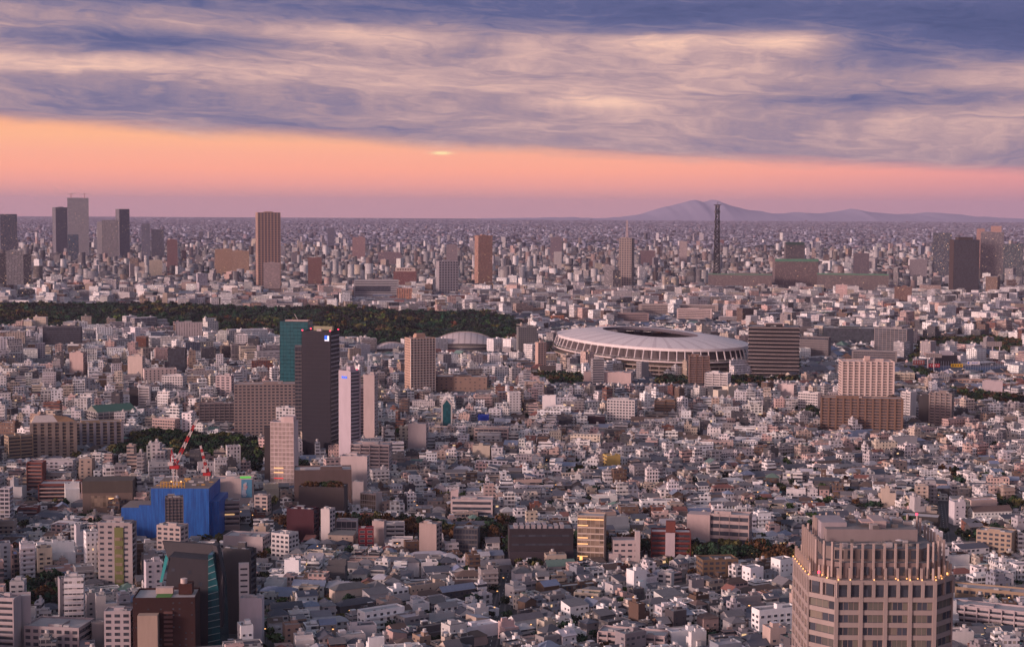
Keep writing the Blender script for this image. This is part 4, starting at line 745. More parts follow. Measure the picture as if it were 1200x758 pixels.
tower('apartment_building', 'long white flats with many roof boxes at the lower right', AB, 1116,1206,712,742, r=.35, yaw=-8, col=(.40,.34,.35), front='balcony', side='plain', fh=3.1, opt=dict(div=6, rail=(.42,.36,.37)), lm='long white flats')
tower('school_building', 'long tan school range right of the hotel', 'school', 1112,1204,690,708, r=.3, yaw=-6, col=(.32,.23,.16), front='punch', fh=3.8, bay=4, opt=dict(pw=.7), lm='tan school range')
tower('apartment_building', 'long white apartment row along the bottom edge', AB, 700,785,742,766, r=.35, yaw=-12, col=(.42,.34,.34), front='balcony', side='punch', fh=3.1, bay=4, opt=dict(div=5), lm='bottom white row')
tower('house', 'tall white house with two dark windows below the red brick block', 'house', 770,790,670,692, r=.8, yaw=-14, col='white', front='punch', side='plain', bay=4, lm='tall white house')
tower('apartment_building', 'cream flat-roofed house with roof garden left of centre bottom', 'house', 672,705,694,710, r=.6, yaw=-12, col='cream', front='punch', side='punch', bay=3.4, roofcol='olive', lm='roof-garden cream house')
tower('apartment_building', 'white boxy four-storey block far right below the hotel', AB, 910,930,625,652, D=1180, r=.7, col=(.45,.37,.37), front='punch', bay=3, side='plain', lm=None)
# blue wrapped building
def wrapped():
    D = 1170; P = lambda px, py, Y=D: (ray(px, py).x/ray(px, py).y*Y, z_at(px, py, Y))
    ox = P(205, 600)[0]; root = empty('construction_site_building', (ox, D, 0)); tag(root, 'building under construction wrapped in bright blue sheeting', 'construction site')
    LM.append(('blue-wrapped building', 205, 600, 55, 38)); BLOCK.append((139, 258, 640, D)); FOOT.append((ox, D+22, 48)); FOOT.append((P(160, 600)[0], D+12, 22))
    X = lambda px: P(px, 600)[0]-ox
    H1 = P(210, 572)[1]; H2 = P(160, 596)[1]
    mb = MB(); mb.box(X(177), X(245), 0, 46, 0, H1, 'sheeting', top='surface', topcol=(.2,.16,.14)); mb.obj('sheeting', root)
    mb = MB(); mb.box(X(245), X(255), 4, 44, 0, H1*.72, 'sheeting'); mb.obj('sheeting', root)
    mb = MB(); mb.box(X(140), X(177), 5, 34, 0, H2, 'sheeting', top='surface', topcol=(.2,.16,.14)); mb.box(X(162), X(177), 2, 5, 0, H2*1.1, 'sheeting'); mb.obj('sheeting', root)
    mb = MB()
    for k in range(26):
        a, b_ = random.uniform(X(179), X(243)), random.uniform(3, 42); s_ = random.uniform(.6, 2.4); mb.box(a-s_, a+s_, b_-s_*.4, b_+s_*.4, H1, H1+random.uniform(.3, 2), 'surface', random.choice([(.35,.22,.15),(.12,.11,.11),(.4,.38,.38),(.5,.3,.1)]))
    mb.obj('building_materials', root, 'stuff')
    mb = MB(); x0, x1 = X(188), X(216)
    for k in range(9): x = x0+k*(x1-x0)/8; mb.bar((x, 2, H1), (x, 2, H1+4.5), .22, col=(.6,.33,.03))
    for z in (1.6, 4.4): mb.bar((x0, 2, H1+z), (x1, 2, H1+z), .25, col=(.6,.33,.03))
    sc = mb.obj('guard_rail', root)
    for q in (.45, .85): mb = MB(); mb.box(x0+q*(x1-x0)-.4, x0+q*(x1-x0)+.4, 1.4, 2, H1+4.4, H1+5.2, 'lamp_warm'); mb.obj('work_lamp', sc)
    return ox, D, H1, X
ox, Dw, H1, Xw = wrapped()
tower('office_building', 'grey scaffolded tower in front of the blue sheeting', OB, 194,215,582,625, D=1120, r=.7, yaw=0, col=(.17,.14,.14), front='band', side='plain', fh=2.2, opt=dict(ph=.45, rib=2.2), block=True, foot=True, lm='scaffolded tower')
tower('office_building', 'white block with stair clutter at the foot of the scaffolded tower', OB, 184,221,616,650, D=1080, r=.6, yaw=-30, col=(.44,.36,.34), front='punch', side='punch', bay=4)
def crane(label, px, yb_, tipx, tipy, Y, wd):
    P = lambda a, b_: (ray(a, b_).x/ray(a, b_).y*Y, Y, z_at(a, b_, Y))
    b0 = Vector(P(px, yb_)); root = empty('tower_crane', (b0.x, Y, 0)); tag(root, label, 'crane')
    L = lambda v: Vector(v)-Vector((b0.x, Y, 0)); red, whi = (.42,.03,.035), (.6,.52,.5)
    mb = MB(); mb.bar((-wd*.5,-wd*.5,0), (-wd*.5,-wd*.5,b0.z), .25, col=whi); mb.bar((wd*.5,-wd*.5,0), (wd*.5,-wd*.5,b0.z), .25, col=whi); mb.bar((wd*.5,wd*.5,0), (wd*.5,wd*.5,b0.z), .25, col=whi); mb.bar((-wd*.5,wd*.5,0), (-wd*.5,wd*.5,b0.z), .25, col=whi)
    for k in range(14): z = b0.z*k/14; zz = b0.z*(k+1)/14; mb.bar((-wd*.5,-wd*.5,z), (wd*.5,-wd*.5,zz), .15, col=whi); mb.bar((wd*.5,-wd*.5,z), (wd*.5,wd*.5,zz), .15, col=whi)
    mb.obj('mast', root)
    a = L(b0)+Vector((0,0,1.5)); e = L(P(tipx, tipy)); d_ = (e-a); n = 8; lat = Vector((0,1,0)); up_ = d_.normalized().cross(lat)
    mb = MB()
    for k in range(n):
        p, q = a+d_*k/n, a+d_*(k+1)/n; c_ = red if k % 2 == 0 else whi; hw_ = wd*.5*(1-.55*k/n); hw2 = wd*.5*(1-.55*(k+1)/n)
        cor = [(-1,-1),(1,-1),(1,1),(-1,1)]
        for s1, s2 in cor: mb.bar(p+lat*s1*hw_+up_*s2*hw_, q+lat*s1*hw2+up_*s2*hw2, .26, col=c_)
        for s1 in (-1, 1): mb.bar(p+lat*s1*hw_-up_*hw_, q+lat*s1*hw2+up_*hw2, .2, col=c_); mb.bar(p+lat*s1*hw_+up_*hw_, q+lat*s1*hw2-up_*hw2, .2, col=c_)
    mb.obj('boom', root)
    mb = MB(); mb.box(-wd*1.4, wd*1.2, -wd*.8, wd*.8, b0.z-1.2, b0.z+1.4, 'surface', (.42,.03,.035)); mb.obj('turntable', root)
    mb = MB(); mb.box(-wd*1.8, -wd*.3, -wd*1.1, -wd*.3, b0.z+1.4, b0.z+4, 'surface', (.6,.52,.5)); mb.obj('cab', root)
    mb = MB(); mb.bar((-wd*1.3, 0, b0.z+1), (-wd*.9, 0, b0.z+13), .35, col=red); mb.bar((wd*.2, 0, b0.z+1), (-wd*.9, 0, b0.z+13), .3, col=red); mb.bar((-wd*1.3, 0, b0.z+9), (-wd*.4,0,b0.z+9), .3, col=red); mb.obj('gantry', root)
    mb = MB(); mb.bar(e, (-wd*.9, 0, b0.z+13), .07, col=(.1,.08,.08)); mb.obj('cable', root)
crane('large red and white luffing crane over the blue-wrapped building', 205, 547, 231, 491, 1180, 2.6)
crane('smaller red and white crane right of the large crane', 243, 555, 235, 522, 1205, 2.2)
# ------------------------------------------------------------------ stadium
def stadium():
    cx, cy = gnd(760, 430)[0]/gnd(760, 430)[1]*2520, 2520; rz = math.radians(22); A, B_ = 120, 215
    root = empty('stadium', (cx, cy, 0), rz); tag(root, 'huge oval stadium with a flat white ring roof and planted wooden eaves', 'stadium')
    LM.append(('oval stadium', 761, 418, 110, 38)); BLOCK.append((648, 874, 455, 2270))
    for q in np.linspace(0, 2*math.pi, 18, endpoint=False): FOOT.append((cx+95*math.cos(q)*math.cos(rz)-190*math.sin(q)*math.sin(rz), cy+95*math.cos(q)*math.sin(rz)+190*math.sin(q)*math.cos(rz), 52))
    FOOT.append((cx, cy, 130)); N = 144
    def el(k, s, z, add=0):
        a = 2*math.pi*k/N; c, q = math.cos(a), math.sin(a); e = .92
        return ((A*s+add)*math.copysign(abs(c)**e, c), (B_*s+add)*math.copysign(abs(q)**e, q), z)
    def hole(k, z, f=1.0):
        a = 2*math.pi*k/N; c, q = math.cos(a), math.sin(a); e = .72
        return (50*f*math.copysign(abs(c)**e, c), 112*f*math.copysign(abs(q)**e, q), z)
    def ring(name, fa, fb, mat, col, parent=root, flip=False):
        mb = MB()
        for k in range(N):
            p = [fa(k), fa(k+1), fb(k+1), fb(k)]; mb.face(p[::-1] if flip else p, mat, col)
        return mb.obj(name, parent)
    wh = (.68,.61,.60)
    mb = MB()
    for j in range(6):
        t0, t1 = j/6, (j+1)/6
        for k in range(N):
            def q(k, t): a, b_ = el(k, 1, 0), hole(k, 0); z = 42.5+9*math.sin(t*math.pi/2); return (a[0]*(1-t)+b_[0]*t, a[1]*(1-t)+b_[1]*t, z)
            mb.face([q(k,t0), q(k+1,t0), q(k+1,t1), q(k,t1)], 'surface', wh if (k % 4) else (.57,.50,.50))
    mb.obj('roof', root)
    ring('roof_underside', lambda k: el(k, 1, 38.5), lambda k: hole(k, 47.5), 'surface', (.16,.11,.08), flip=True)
    ring('fascia', lambda k: el(k, 1, 38.5), lambda k: el(k, 1, 42.5), 'surface', (.70,.64,.64))
    ring('inner_rim', lambda k: hole(k, 47), lambda k: hole(k, 51.7), 'surface', (.10,.09,.11), flip=True)
    # seating bowl and pitch
    ring('seating_tier', lambda k: hole(k, 3, .82), lambda k: el(k, .93, 36), 'surface', (.07,.065,.08))
    ring('tier_front', lambda k: hole(k, 0, .8), lambda k: hole(k, 3, .82), 'surface', (.25,.22,.22))
    mb = MB(); mb.face([hole(k, .3, .8) for k in range(N)], 'surface', (.05,.12,.04)); mb.obj('pitch', root)
    # facade from the roof down
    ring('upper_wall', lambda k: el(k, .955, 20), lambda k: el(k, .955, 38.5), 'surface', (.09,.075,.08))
    st = MB(); st.bar((0, -9.5, 0), (0, 0, 14), .62, col=(.56,.46,.44)); sm = st.mesh('strut')
    for k in range(0, N, 2):
        p, p2 = el(k, 1, 25, 2.6), el(k+.01, 1, 25, 2.6); mb = MB(); mb.bar(el(k, 1, 23.5, 5), el(k, 1, 40, -1), .85, col=(.74,.67,.66)); mb.obj('strut', root)
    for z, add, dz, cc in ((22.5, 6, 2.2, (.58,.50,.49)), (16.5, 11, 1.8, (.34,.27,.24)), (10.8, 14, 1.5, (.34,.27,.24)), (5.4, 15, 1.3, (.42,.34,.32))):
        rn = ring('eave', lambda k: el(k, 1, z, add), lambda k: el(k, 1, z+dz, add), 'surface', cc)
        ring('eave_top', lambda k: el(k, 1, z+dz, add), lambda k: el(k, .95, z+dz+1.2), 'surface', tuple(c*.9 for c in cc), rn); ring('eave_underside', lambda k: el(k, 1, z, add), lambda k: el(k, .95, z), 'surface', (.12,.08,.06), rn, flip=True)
        if z > 10:
            mb = MB()
            for k in range(0, N*3):
                p = el(k/3, 1, z+dz, add-1.2); s_ = random.uniform(.5, 1.1); mb.box(p[0]-s_, p[0]+s_, p[1]-s_, p[1]+s_, p[2]-.1, p[2]+random.uniform(.5, 1.5), 'foliage', random.choice([(.03,.05,.02),(.05,.06,.03),(.06,.05,.03)]))
            g = mb.obj('planting', rn); g['kind'] = 'stuff'
    ring('lower_wall', lambda k: el(k, .95, 0), lambda k: el(k, .95, 24), 'glass', (.06,.05,.05))
    for k in range(0, N, 2): mb = MB(); mb.bar(el(k, 1, 0, 10), el(k, 1, 19, 8), .8, col=(.48,.38,.36)); mb.obj('column', root) if k < 56*2 else None
    for z in (3.4, 15.8):
        mb = MB()
        for k in range(0, N, 1):
            if (k*7) % 5 < 2: p, p2 = el(k+.15, .95, z, .4), el(k+.8, .95, z, .4); mb.face([p, p2, (p2[0], p2[1], z+.8), (p[0], p[1], z+.8)], 'room_light')
        mb.obj('lit_windows', root, 'stuff')
stadium()
# ------------------------------------------------------------------ gymnasium with shell roofs
def shell(name, label, x0, x1, yt, yb_, D, dep, col, cat='hall'):
    a, b_ = ray(x0, yb_), ray(x1, yb_); ym = D+dep; X0, X1 = a.x/a.y*ym, b_.x/b_.y*ym; xc = (X0+X1)/2; hw = (X1-X0)/2; Ht = z_at((x0+x1)/2, yt, ym)
    root = empty(name, (xc, ym, 0)); tag(root, label, cat); FOOT.append((xc, ym, hw)); BLOCK.append((x0, x1, yb_+4, D)); base = Ht*.36
    nu, nv = 48, 14
    mb = MB(); pt = lambda i, j: (hw*(2*i/nu-1), dep*(2*j/nv-1)*math.sqrt(max(.03, 1-(2*i/nu-1)**2)), base+(Ht-base)*(1-abs(2*i/nu-1)**2.1)*(1-.75*(2*j/nv-1)**2))
    for i in range(nu):
        for j in range(nv): mb.face([pt(i,j), pt(i+1,j), pt(i+1,j+1), pt(i,j+1)], 'surface', col if i % 4 else tuple(c*.7 for c in col))
    mb.obj('shell_roof', root)
    mb = MB()
    for j in (nv//2,):
        for i in range(nu): p, q = pt(i, j), pt(i+1, j); mb.bar((p[0], p[1]-3, p[2]+.6), (q[0], q[1]-3, q[2]+.6), 1.1, col=tuple(c*.6 for c in col))
    mb.obj('ridge_beam', root)
    mb = MB()
    for i in range(nu):
        p, q = pt(i, 0), pt(i+1, 0); mb.wall(p[0], p[1]+1, q[0], q[1]+1, 0, max(.5, min(p[2], q[2])), 'facade', (.12,.11,.11), (.8,.9,.8))
        p, q = pt(i, nv), pt(i+1, nv); mb.wall(q[0], q[1]-1, p[0], p[1]-1, 0, max(.5, min(p[2], q[2])), 'facade', (.12,.11,.11), (.8,.9,.8))
    mb.obj('wall', root)
shell('gymnasium', 'gymnasium under a great curved silver shell roof', 502, 587, 389, 414, 2700, 52, (.52,.45,.44), 'gymnasium'); LM.append(('silver shell roof', 544, 400, 42, 12))
shell('gymnasium', 'smaller white shell-roofed hall left of the gymnasium', 436, 482, 401, 414, 2680, 28, (.55,.46,.45))
# ------------------------------------------------------------------ ballpark
def ballpark():
    D = 2420; P = lambda px, py, Y=D: (ray(px, py).x/ray(px, py).y*Y, z_at(px, py, Y))
    def pole_light(label, pxs, yt, yb_, hx0, hx1, hy0, hy1, Y):
        ox_ = P(pxs[0], yb_, Y)[0]; root = empty('floodlight', (ox_, Y, 0)); tag(root, label, 'floodlight')
        for px in pxs: x = P(px, yb_, Y)[0]-ox_; mb = MB(); mb.bar((x, 0, 0), (x, 0, P(px, yt, Y)[1]), .9, col=(.5,.42,.42), n=8); mb.obj('pole', root)
        mb = MB(); xa, xb = P(hx0, 400, Y)[0]-ox_, P(hx1, 400, Y)[0]-ox_; za, zb = P(hx0, hy1, Y)[1], P(hx0, hy0, Y)[1]
        mb.box(xa, xb, -1, 1, za, zb, 'surface', (.22,.19,.19))
        for i in range(8):
            for j in range(3): u_ = xa+(xb-xa)*(i+.5)/8; v_ = za+(zb-za)*(j+.5)/3; mb.box(u_-.6, u_+.6, -1.5, -1, v_-.5, v_+.5, 'surface', (.45,.40,.38))
        mb.obj('lamp_rack', root); BLOCK.append((hx0, hx1, yb_, Y))
    pole_light('floodlight rack on two white legs, left of the ballpark', (1087, 1094), 417, 441, 1085, 1104, 414, 419, 2400)
    pole_light('floodlight rack on two white legs, behind the ballpark right', (1162.5, 1171), 405, 428, 1157, 1174, 400, 406, 2620)
    ox_ = P(1130, 430)[0]; root = empty('ballpark_stand', (ox_, D, 0)); tag(root, 'blue ballpark stand with a long fence of net poles', 'stand'); LM.append(('blue ballpark stand', 1130, 430, 65, 8)); BLOCK.append((1062, 1203, 441, D))
    for px in range(1075, 1210, 22): FOOT.append((P(px, 430)[0], D+12, 26))
    x0, x1 = P(1068, 430)[0]-ox_, P(1204, 430)[0]-ox_; H = P(1130, 430)[1]
    mb = MB(); mb.box(x0, x1, 0, 22, 0, H, 'surface', (.05,.10,.20), topcol=(.13,.13,.17)); mb.obj('stand', root)
    mb = MB()
    for k in range(48): x = x0+(x1-x0)*k/47; mb.bar((x, -.5, H*.3), (x, -.5, H+9), .28, col=(.25,.27,.34))
    mb.obj('net_poles', root)
    for a, b_, t_, u_, mt_, lab in ((1070, 1083, 422, 427, (.45,.12,.10), 'red and white board'), (1088, 1101, 426, 430, (.55,.04,.06), 'red board'), (1114, 1128, 426, 430, (.62,.38,.03), 'yellow board with dark characters'), (1133, 1148, 423, 427, (.6,.56,.6), 'white board with blue mark')):
        xa, xb = P(a, t_)[0]-ox_, P(b_, t_)[0]-ox_; za, zb = P(a, u_)[1], P(a, t_)[1]
        mb = MB(); mb.box(xa, xb, -2, -1.2, za, zb, 'surface', mt_); bd = mb.obj('advertising_board', root); bd['label'] = lab
        mb = MB(); n = 4
        for i in range(n):
            if lab.startswith('white') and i: mb.box(xa+(xb-xa)*(.2+.16*i), xa+(xb-xa)*(.33+.16*i), -2.2, -2, za+1.6, zb-1.6, 'surface', (.25,.3,.5))
            elif lab.startswith('white'): mb.box(xa+.6, xa+3, -2.2, -2, za+1.2, zb-1.2, 'surface', (.03,.12,.5))
            elif lab.startswith('yellow'): x = xa+(xb-xa)*(.12+.22*i); mb.box(x, x+1.8, -2.2, -2, za+1.2, zb-1, 'surface', (.06,.04,.02)); mb.box(x+.6, x+1.2, -2.3, -2.2, za+2, zb-1.8, 'surface', mt_)
            else: x = xa+(xb-xa)*(.12+.22*i); mb.box(x, x+1.6, -2.2, -2, za+1.4, zb-1.2, 'surface', (.6,.5,.5))
        mb.obj('lettering', bd)
    ox2 = P(1110, 430, 2470)[0]; r2 = empty('scoreboard', (ox2, 2470, 0)); tag(r2, 'big black scoreboard seen from behind at the ballpark', 'scoreboard')
    mb = MB(); xa, xb = P(1096, 430, 2470)[0]-ox2, P(1121, 430, 2470)[0]-ox2; zt = P(1110, 411, 2470)[1]; zl = P(1110, 416, 2470)[1]
    mb.box(xa, xb, -3, 3, 0, zl, 'surface', (.03,.028,.035)); mb.obj('board', r2); mb = MB(); mb.box(xa+6, xb-8, -3, 3, zl, zt, 'surface', (.45,.42,.46)); mb.obj('top_sign', r2)
    BLOCK.append((1096, 1121, 428, 2470)); FOOT.append((ox2, 2470, 22))
ballpark()
# ------------------------------------------------------------------ roads
AVENUES = [([(330,622),(470,628),(600,646),(780,654),(960,668)], 26), ([(602,648),(588,700),(570,775)], 8), ([(1110,650),(1103,590)], 6), ([(262,640),(300,622),(330,600)], 11)]
SEG = []
def roads():
    for pts, wd in AVENUES:
        g = [Vector((*gnd(*p), 0)) for p in pts]
        rd = MB(); pv_ = MB(); mk = MB()
        for a, b_ in zip(g, g[1:]):
            SEG.append((a.x, a.y, b_.x, b_.y, wd/2+1)); d = (b_-a); L = d.length; d.normalize(); n = Vector((-d.y, d.x, 0)); h = wd*.36
            q = lambda p, o, z: tuple(p+n*o+Vector((0,0,z)))
            rd.face([q(a,-h,.02), q(b_,-h,.02), q(b_,h,.02), q(a,h,.02)], 'asphalt')
            for s_ in (-1, 1):
                o1, o2 = sorted((s_*h, s_*wd*.5)); pv_.face([q(a,o1,.14), q(b_,o1,.14), q(b_,o2,.14), q(a,o2,.14)], 'surface', (.12,.11,.11)); pv_.face([q(a,s_*h,.0), q(b_,s_*h,.0), q(b_,s_*h,.14), q(a,s_*h,.14)], 'surface', (.15,.14,.14))
            k = 0
            while k < L-6: p, p2 = a+d*k, a+d*(k+4); mk.face([q(p,-.1,.03), q(p2,-.1,.03), q(p2,.1,.03), q(p,.1,.03)], 'surface', (.6,.6,.6)); k += 9
        o = struct(rd.obj('road')); struct(pv_.obj('pavement')); struct(mk.obj('road_markings'))
roads()
WOODS = [[(-60,392),(60,390),(210,392),(330,402),(450,410),(600,410),(612,382),(560,371),(430,369),(300,366),(120,362),(-60,362)]]
# polygons on the ground (given where they meet the ground in the photograph)
PARK = [(118,548),(170,556),(235,552),(300,560),(312,540),(296,527),(262,520),(215,515),(168,516),(142,530)]
RWOODS = [(1066,430),(1105,416),(1205,422),(1205,404),(1160,398),(1070,402)]
SPOTS = [[(628,450),(684,455),(684,445),(630,440)], [(768,454),(806,457),(806,447),(770,446)], [(862,458),(902,466),(905,450),(864,445)], [(560,625),(600,632),(600,622),(562,616)], [(440,520),(470,524),(470,512),(445,510)], [(1150,600),(1200,610),(1200,600),(1160,592)], [(880,430),(935,436),(935,428),(880,424)], [(0,716),(60,722),(82,705),(66,684),(0,690)], [(600,452),(648,458),(652,446),(604,440)], [(830,452),(868,462),(880,450),(840,440)], [(1118,640),(1185,650),(1205,640),(1160,622)], [(1115,462),(1200,470),(1200,476),(1120,480)], [(1060,432),(1085,452),(1100,445),(1078,436)],
         [(560,646),(600,654),(612,646),(570,640)], [(934,480),(958,506),(966,500),(950,480)], [(660,560),(690,566),(690,558),(662,552)], [(1095,560),(1125,575),(1130,560)], [(900,448),(935,455),(935,446)], [(540,432),(600,446),(604,436),(548,428)], [(1180,360),(1205,366),(1205,354)]]
def poly_g(p): return np.array([gnd(*q) for q in p])
def inside(px, py, poly):
    r_ = np.zeros(np.shape(px), bool); n = len(poly); j = n-1
    for i in range(n):
        xi, yi = poly[i]; xj, yj = poly[j]
        c = ((yi > py) != (yj > py)) & (px < (xj-xi)*(py-yi)/(yj-yi+1e-9)+xi); r_ ^= c; j = i
    return r_
PG = [poly_g(p) for p in WOODS+[PARK, RWOODS]+SPOTS]
BLOCK += [(-20,60,386,3010), (60,120,382,3010), (120,200,387,3010), (200,260,391,2990), (260,330,389,2990), (330,440,398,2960), (440,600,400,2960)]
HR = [(b_[0], b_[1], b_[2]-30, b_[2], b_[3]) for b_ in BLOCK]
# ------------------------------------------------------------------ ordinary buildings
WALLS = [('white', (.76,.73,.72), 12), ('pale grey', (.48,.46,.47), 6), ('grey', (.28,.26,.27), 3), ('cream', (.54,.46,.38), 2), ('beige', (.40,.32,.27), 1.5), ('pinkish', (.50,.36,.33), 3), ('brown', (.13,.085,.065), 1.3), ('dark grey', (.08,.078,.085), 1.8), ('brick red', (.19,.08,.06), .35), ('tan', (.32,.23,.18), .6), ('blue-grey', (.24,.26,.31), .6)]
FLATS = [('pale', (.42,.40,.41), 5), ('grey', (.24,.23,.24), 6), ('dark', (.09,.085,.095), 4), ('green', (.15,.20,.16), .6), ('white', (.52,.48,.48), 3), ('brown', (.22,.16,.14), 1)]
TILES = [('grey', (.14,.135,.145), 6), ('slate', (.075,.08,.10), 5), ('brown', (.10,.07,.06), 3), ('silver', (.34,.33,.35), 2), ('red-brown', (.20,.085,.07), 1), ('green', (.12,.19,.16), .3), ('bluish', (.15,.18,.25), 1.2)]
def pick(t, r): return r.choices(t, [x[2] for x in t])[0]
def jit(c, r, a=.2): k = 1+r.uniform(-a, a); return tuple(min(.8, x*k*(1+r.uniform(-.03, .03))) for x in c)
def make_spec(x, y, w, d, h, yaw, r, D):
    tall = h > 10.5
    wn, wc, _ = pick(WALLS, r); s = dict(x=x, y=y, w=w, d=d, h=h, yaw=yaw, wn=wn, wc=jit(wc, r), D=D, seed=r.random())
    if tall: s['roof'] = 'flat'
    else: s['roof'] = r.choices(['flat', 'gable', 'hip', 'shed'], [6, 3, 2.2, 1])[0]
    rn, rc, _ = pick(FLATS if s['roof'] == 'flat' else TILES, r); s['rn'] = rn; s['rc'] = jit(rc, r)
    s['sty'] = (r.random(), r.choice([.4,.5,.6,.7,.85,1.05]), r.choice([.42,.5,.55,.62])); s['bal'] = tall and r.random() < .6; s['set'] = r.random() < (.45 if tall else .4)
    s['kind'] = 'house' if not tall else ('apartment_building' if h < 30 else 'high_rise')
    return s
def emit(s, sink, detail=2, solid=False):
    r = random.Random(s['seed']); w, d, h = s['w']/2, s['d']/2, s['h']; wc, rc = s['wc'], s['rc']; st = s['sty']; wm = 'surface' if solid else 'facade'
    W_ = sink('wall')
    def ring(x0, x1, y0, y1, z0, z1):
        W_.wall(x0,y0,x1,y0,z0,z1,wm,wc,st); W_.wall(x1,y0,x1,y1,z0,z1,wm,wc,st,x1-x0); W_.wall(x1,y1,x0,y1,z0,z1,wm,wc,st); W_.wall(x0,y1,x0,y0,z0,z1,wm,wc,st,x1-x0)
    if s['roof'] == 'flat':
        p = .9 if detail > 1 else .5
        def flat(x0, x1, y0, y1, z, z0=0):
            ring(x0, x1, y0, y1, z0, z+p)
            if detail > 1:
                t = .28; pc = tuple(min(.8, c*1.05) for c in wc)
                for (a, b_, c_, e_) in (((x0,y0),(x1,y0),(x1-t,y0+t),(x0+t,y0+t)), ((x1,y0),(x1,y1),(x1-t,y1-t),(x1-t,y0+t)), ((x1,y1),(x0,y1),(x0+t,y1-t),(x1-t,y1-t)), ((x0,y1),(x0,y0),(x0+t,y0+t),(x0+t,y1-t))):
                    W_.face([(*a,z+p), (*b_,z+p), (*c_,z+p), (*e_,z+p)], 'surface', pc); W_.face([(*e_,z+p), (*c_,z+p), (*c_,z), (*e_,z)], 'surface', pc)
                sink('roof').face([(x0+t,y0+t,z),(x1-t,y0+t,z),(x1-t,y1-t,z),(x0+t,y1-t,z)], 'roofing', rc)
            else: sink('roof').face([(x0,y0,z+p),(x1,y0,z+p),(x1,y1,z+p),(x0,y1,z+p)], 'roofing', rc)
        if s['set'] and detail > 0:
            q = r.uniform(.3, .7); zz = h*r.uniform(.55, .85)
            if r.random() < .5: flat(-w, -w+2*w*q, -d, d, h); flat(-w+2*w*q, w, -d, d*r.uniform(.6, 1), zz); tx0, tx1 = -w, -w+2*w*q
            else: flat(-w, w, -d+2*d*(1-q), d, h); flat(-w, w, -d, -d+2*d*(1-q), zz); tx0, tx1 = -w, w
            ty0, ty1 = (-d, d) if tx1 < w else (-d+2*d*(1-q), d)
        else: flat(-w, w, -d, d, h); tx0, tx1, ty0, ty1 = -w, w, -d, d
        if detail > 0:
            if r.random() < .75:
                pw, pd = min(3.6, (tx1-tx0)*.4), min(4, (ty1-ty0)*.4); a, b_ = r.uniform(tx0+.5, tx1-pw-.5), r.uniform(ty0+.5, ty1-pd-.5); ph = r.uniform(2.2, 3)
                sink('stair_house').box(a, a+pw, b_, b_+pd, h, h+ph, 'surface', wc, top='roofing', topcol=rc)
                if r.random() < .5: sink('water_tank').cyl(a+pw/2, b_+pd/2, h+ph, h+ph+1.6, min(1.1, pw*.4), 'surface', (.5,.47,.45), 8)
            if detail > 1:
                for k in range(r.randint(2, 6)):
                    a, b_ = r.uniform(tx0+.9, tx1-.9), r.uniform(ty0+.9, ty1-.9); s_ = r.uniform(.3, .8)
                    sink('air_conditioner#%d' % k).box(a-s_, a+s_, b_-s_*.6, b_+s_*.6, h, h+r.uniform(.6, 1.4), 'surface', r.choice([(.5,.48,.47),(.35,.33,.33),(.2,.19,.2)]))
                if r.random() < .4:
                    a = r.uniform(tx0+1, tx1-1); sink('railing').box(tx0+.6, tx1-.6, ty0+.5, ty0+.6, h+.9, h+1.5, 'surface', (.3,.3,.3))
    else:
        ring(-w, w, -d, d, 0, h); R = sink('roof'); o = .55; ph = min(w, d)*r.uniform(.45, .75)
        if s['roof'] == 'gable':
            R.face([(-w-o,-d-o,h-.15),(w+o,-d-o,h-.15),(w+o,0,h+ph),(-w-o,0,h+ph)], 'roofing', rc); R.face([(w+o,d+o,h-.15),(-w-o,d+o,h-.15),(-w-o,0,h+ph),(w+o,0,h+ph)], 'roofing', rc)
            W_.face([(w,-d,h),(w,d,h),(w,0,h+ph-.2)], 'surface', wc); W_.face([(-w,d,h),(-w,-d,h),(-w,0,h+ph-.2)], 'surface', wc)
            R.face([(-w-o,-d-o,h-.35),(w+o,-d-o,h-.35),(w+o,-d-o,h-.15),(-w-o,-d-o,h-.15)], 'surface', (.4,.38,.38))
            if r.random() < .3 and detail > 1: sink('dormer').box(-1.2, 1.2, -d*.75, -d*.2, h, h+ph*.85, 'surface', wc, top='roofing', topcol=rc)
        elif s['roof'] == 'hip':
            k = max(0, w-d)*.9+.3
            R.face([(-w-o,-d-o,h-.1),(w+o,-d-o,h-.1),(k,0,h+ph),(-k,0,h+ph)], 'roofing', rc); R.face([(w+o,d+o,h-.1),(-w-o,d+o,h-.1),(-k,0,h+ph),(k,0,h+ph)], 'roofing', rc)
            R.face([(w+o,-d-o,h-.1),(w+o,d+o,h-.1),(k,0,h+ph)], 'roofing', rc); R.face([(-w-o,d+o,h-.1),(-w-o,-d-o,h-.1),(-k,0,h+ph)], 'roofing', rc)
        else:
            R.face([(-w-.3,-d-.3,h),(w+.3,-d-.3,h),(w+.3,d+.3,h+2),(-w-.3,d+.3,h+2)], 'roofing', rc); W_.face([(w,-d,h),(w,d,h),(w,d,h+1.9)], 'surface', wc); W_.face([(-w,d,h),(-w,-d,h),(-w,d,h+1.9)], 'surface', wc); W_.face([(w,d,h),(-w,d,h),(-w,d,h+1.9),(w,d,h+1.9)], 'surface', wc)
        if detail > 1 and r.random() < .5: a = r.uniform(-w*.6, w*.4); sink('lean_to').box(a, a+w*.6, -d-1.8, -d, 0, h*.5, 'surface', wc, top='roofing', topcol=tuple(c*1.2 for c in rc))
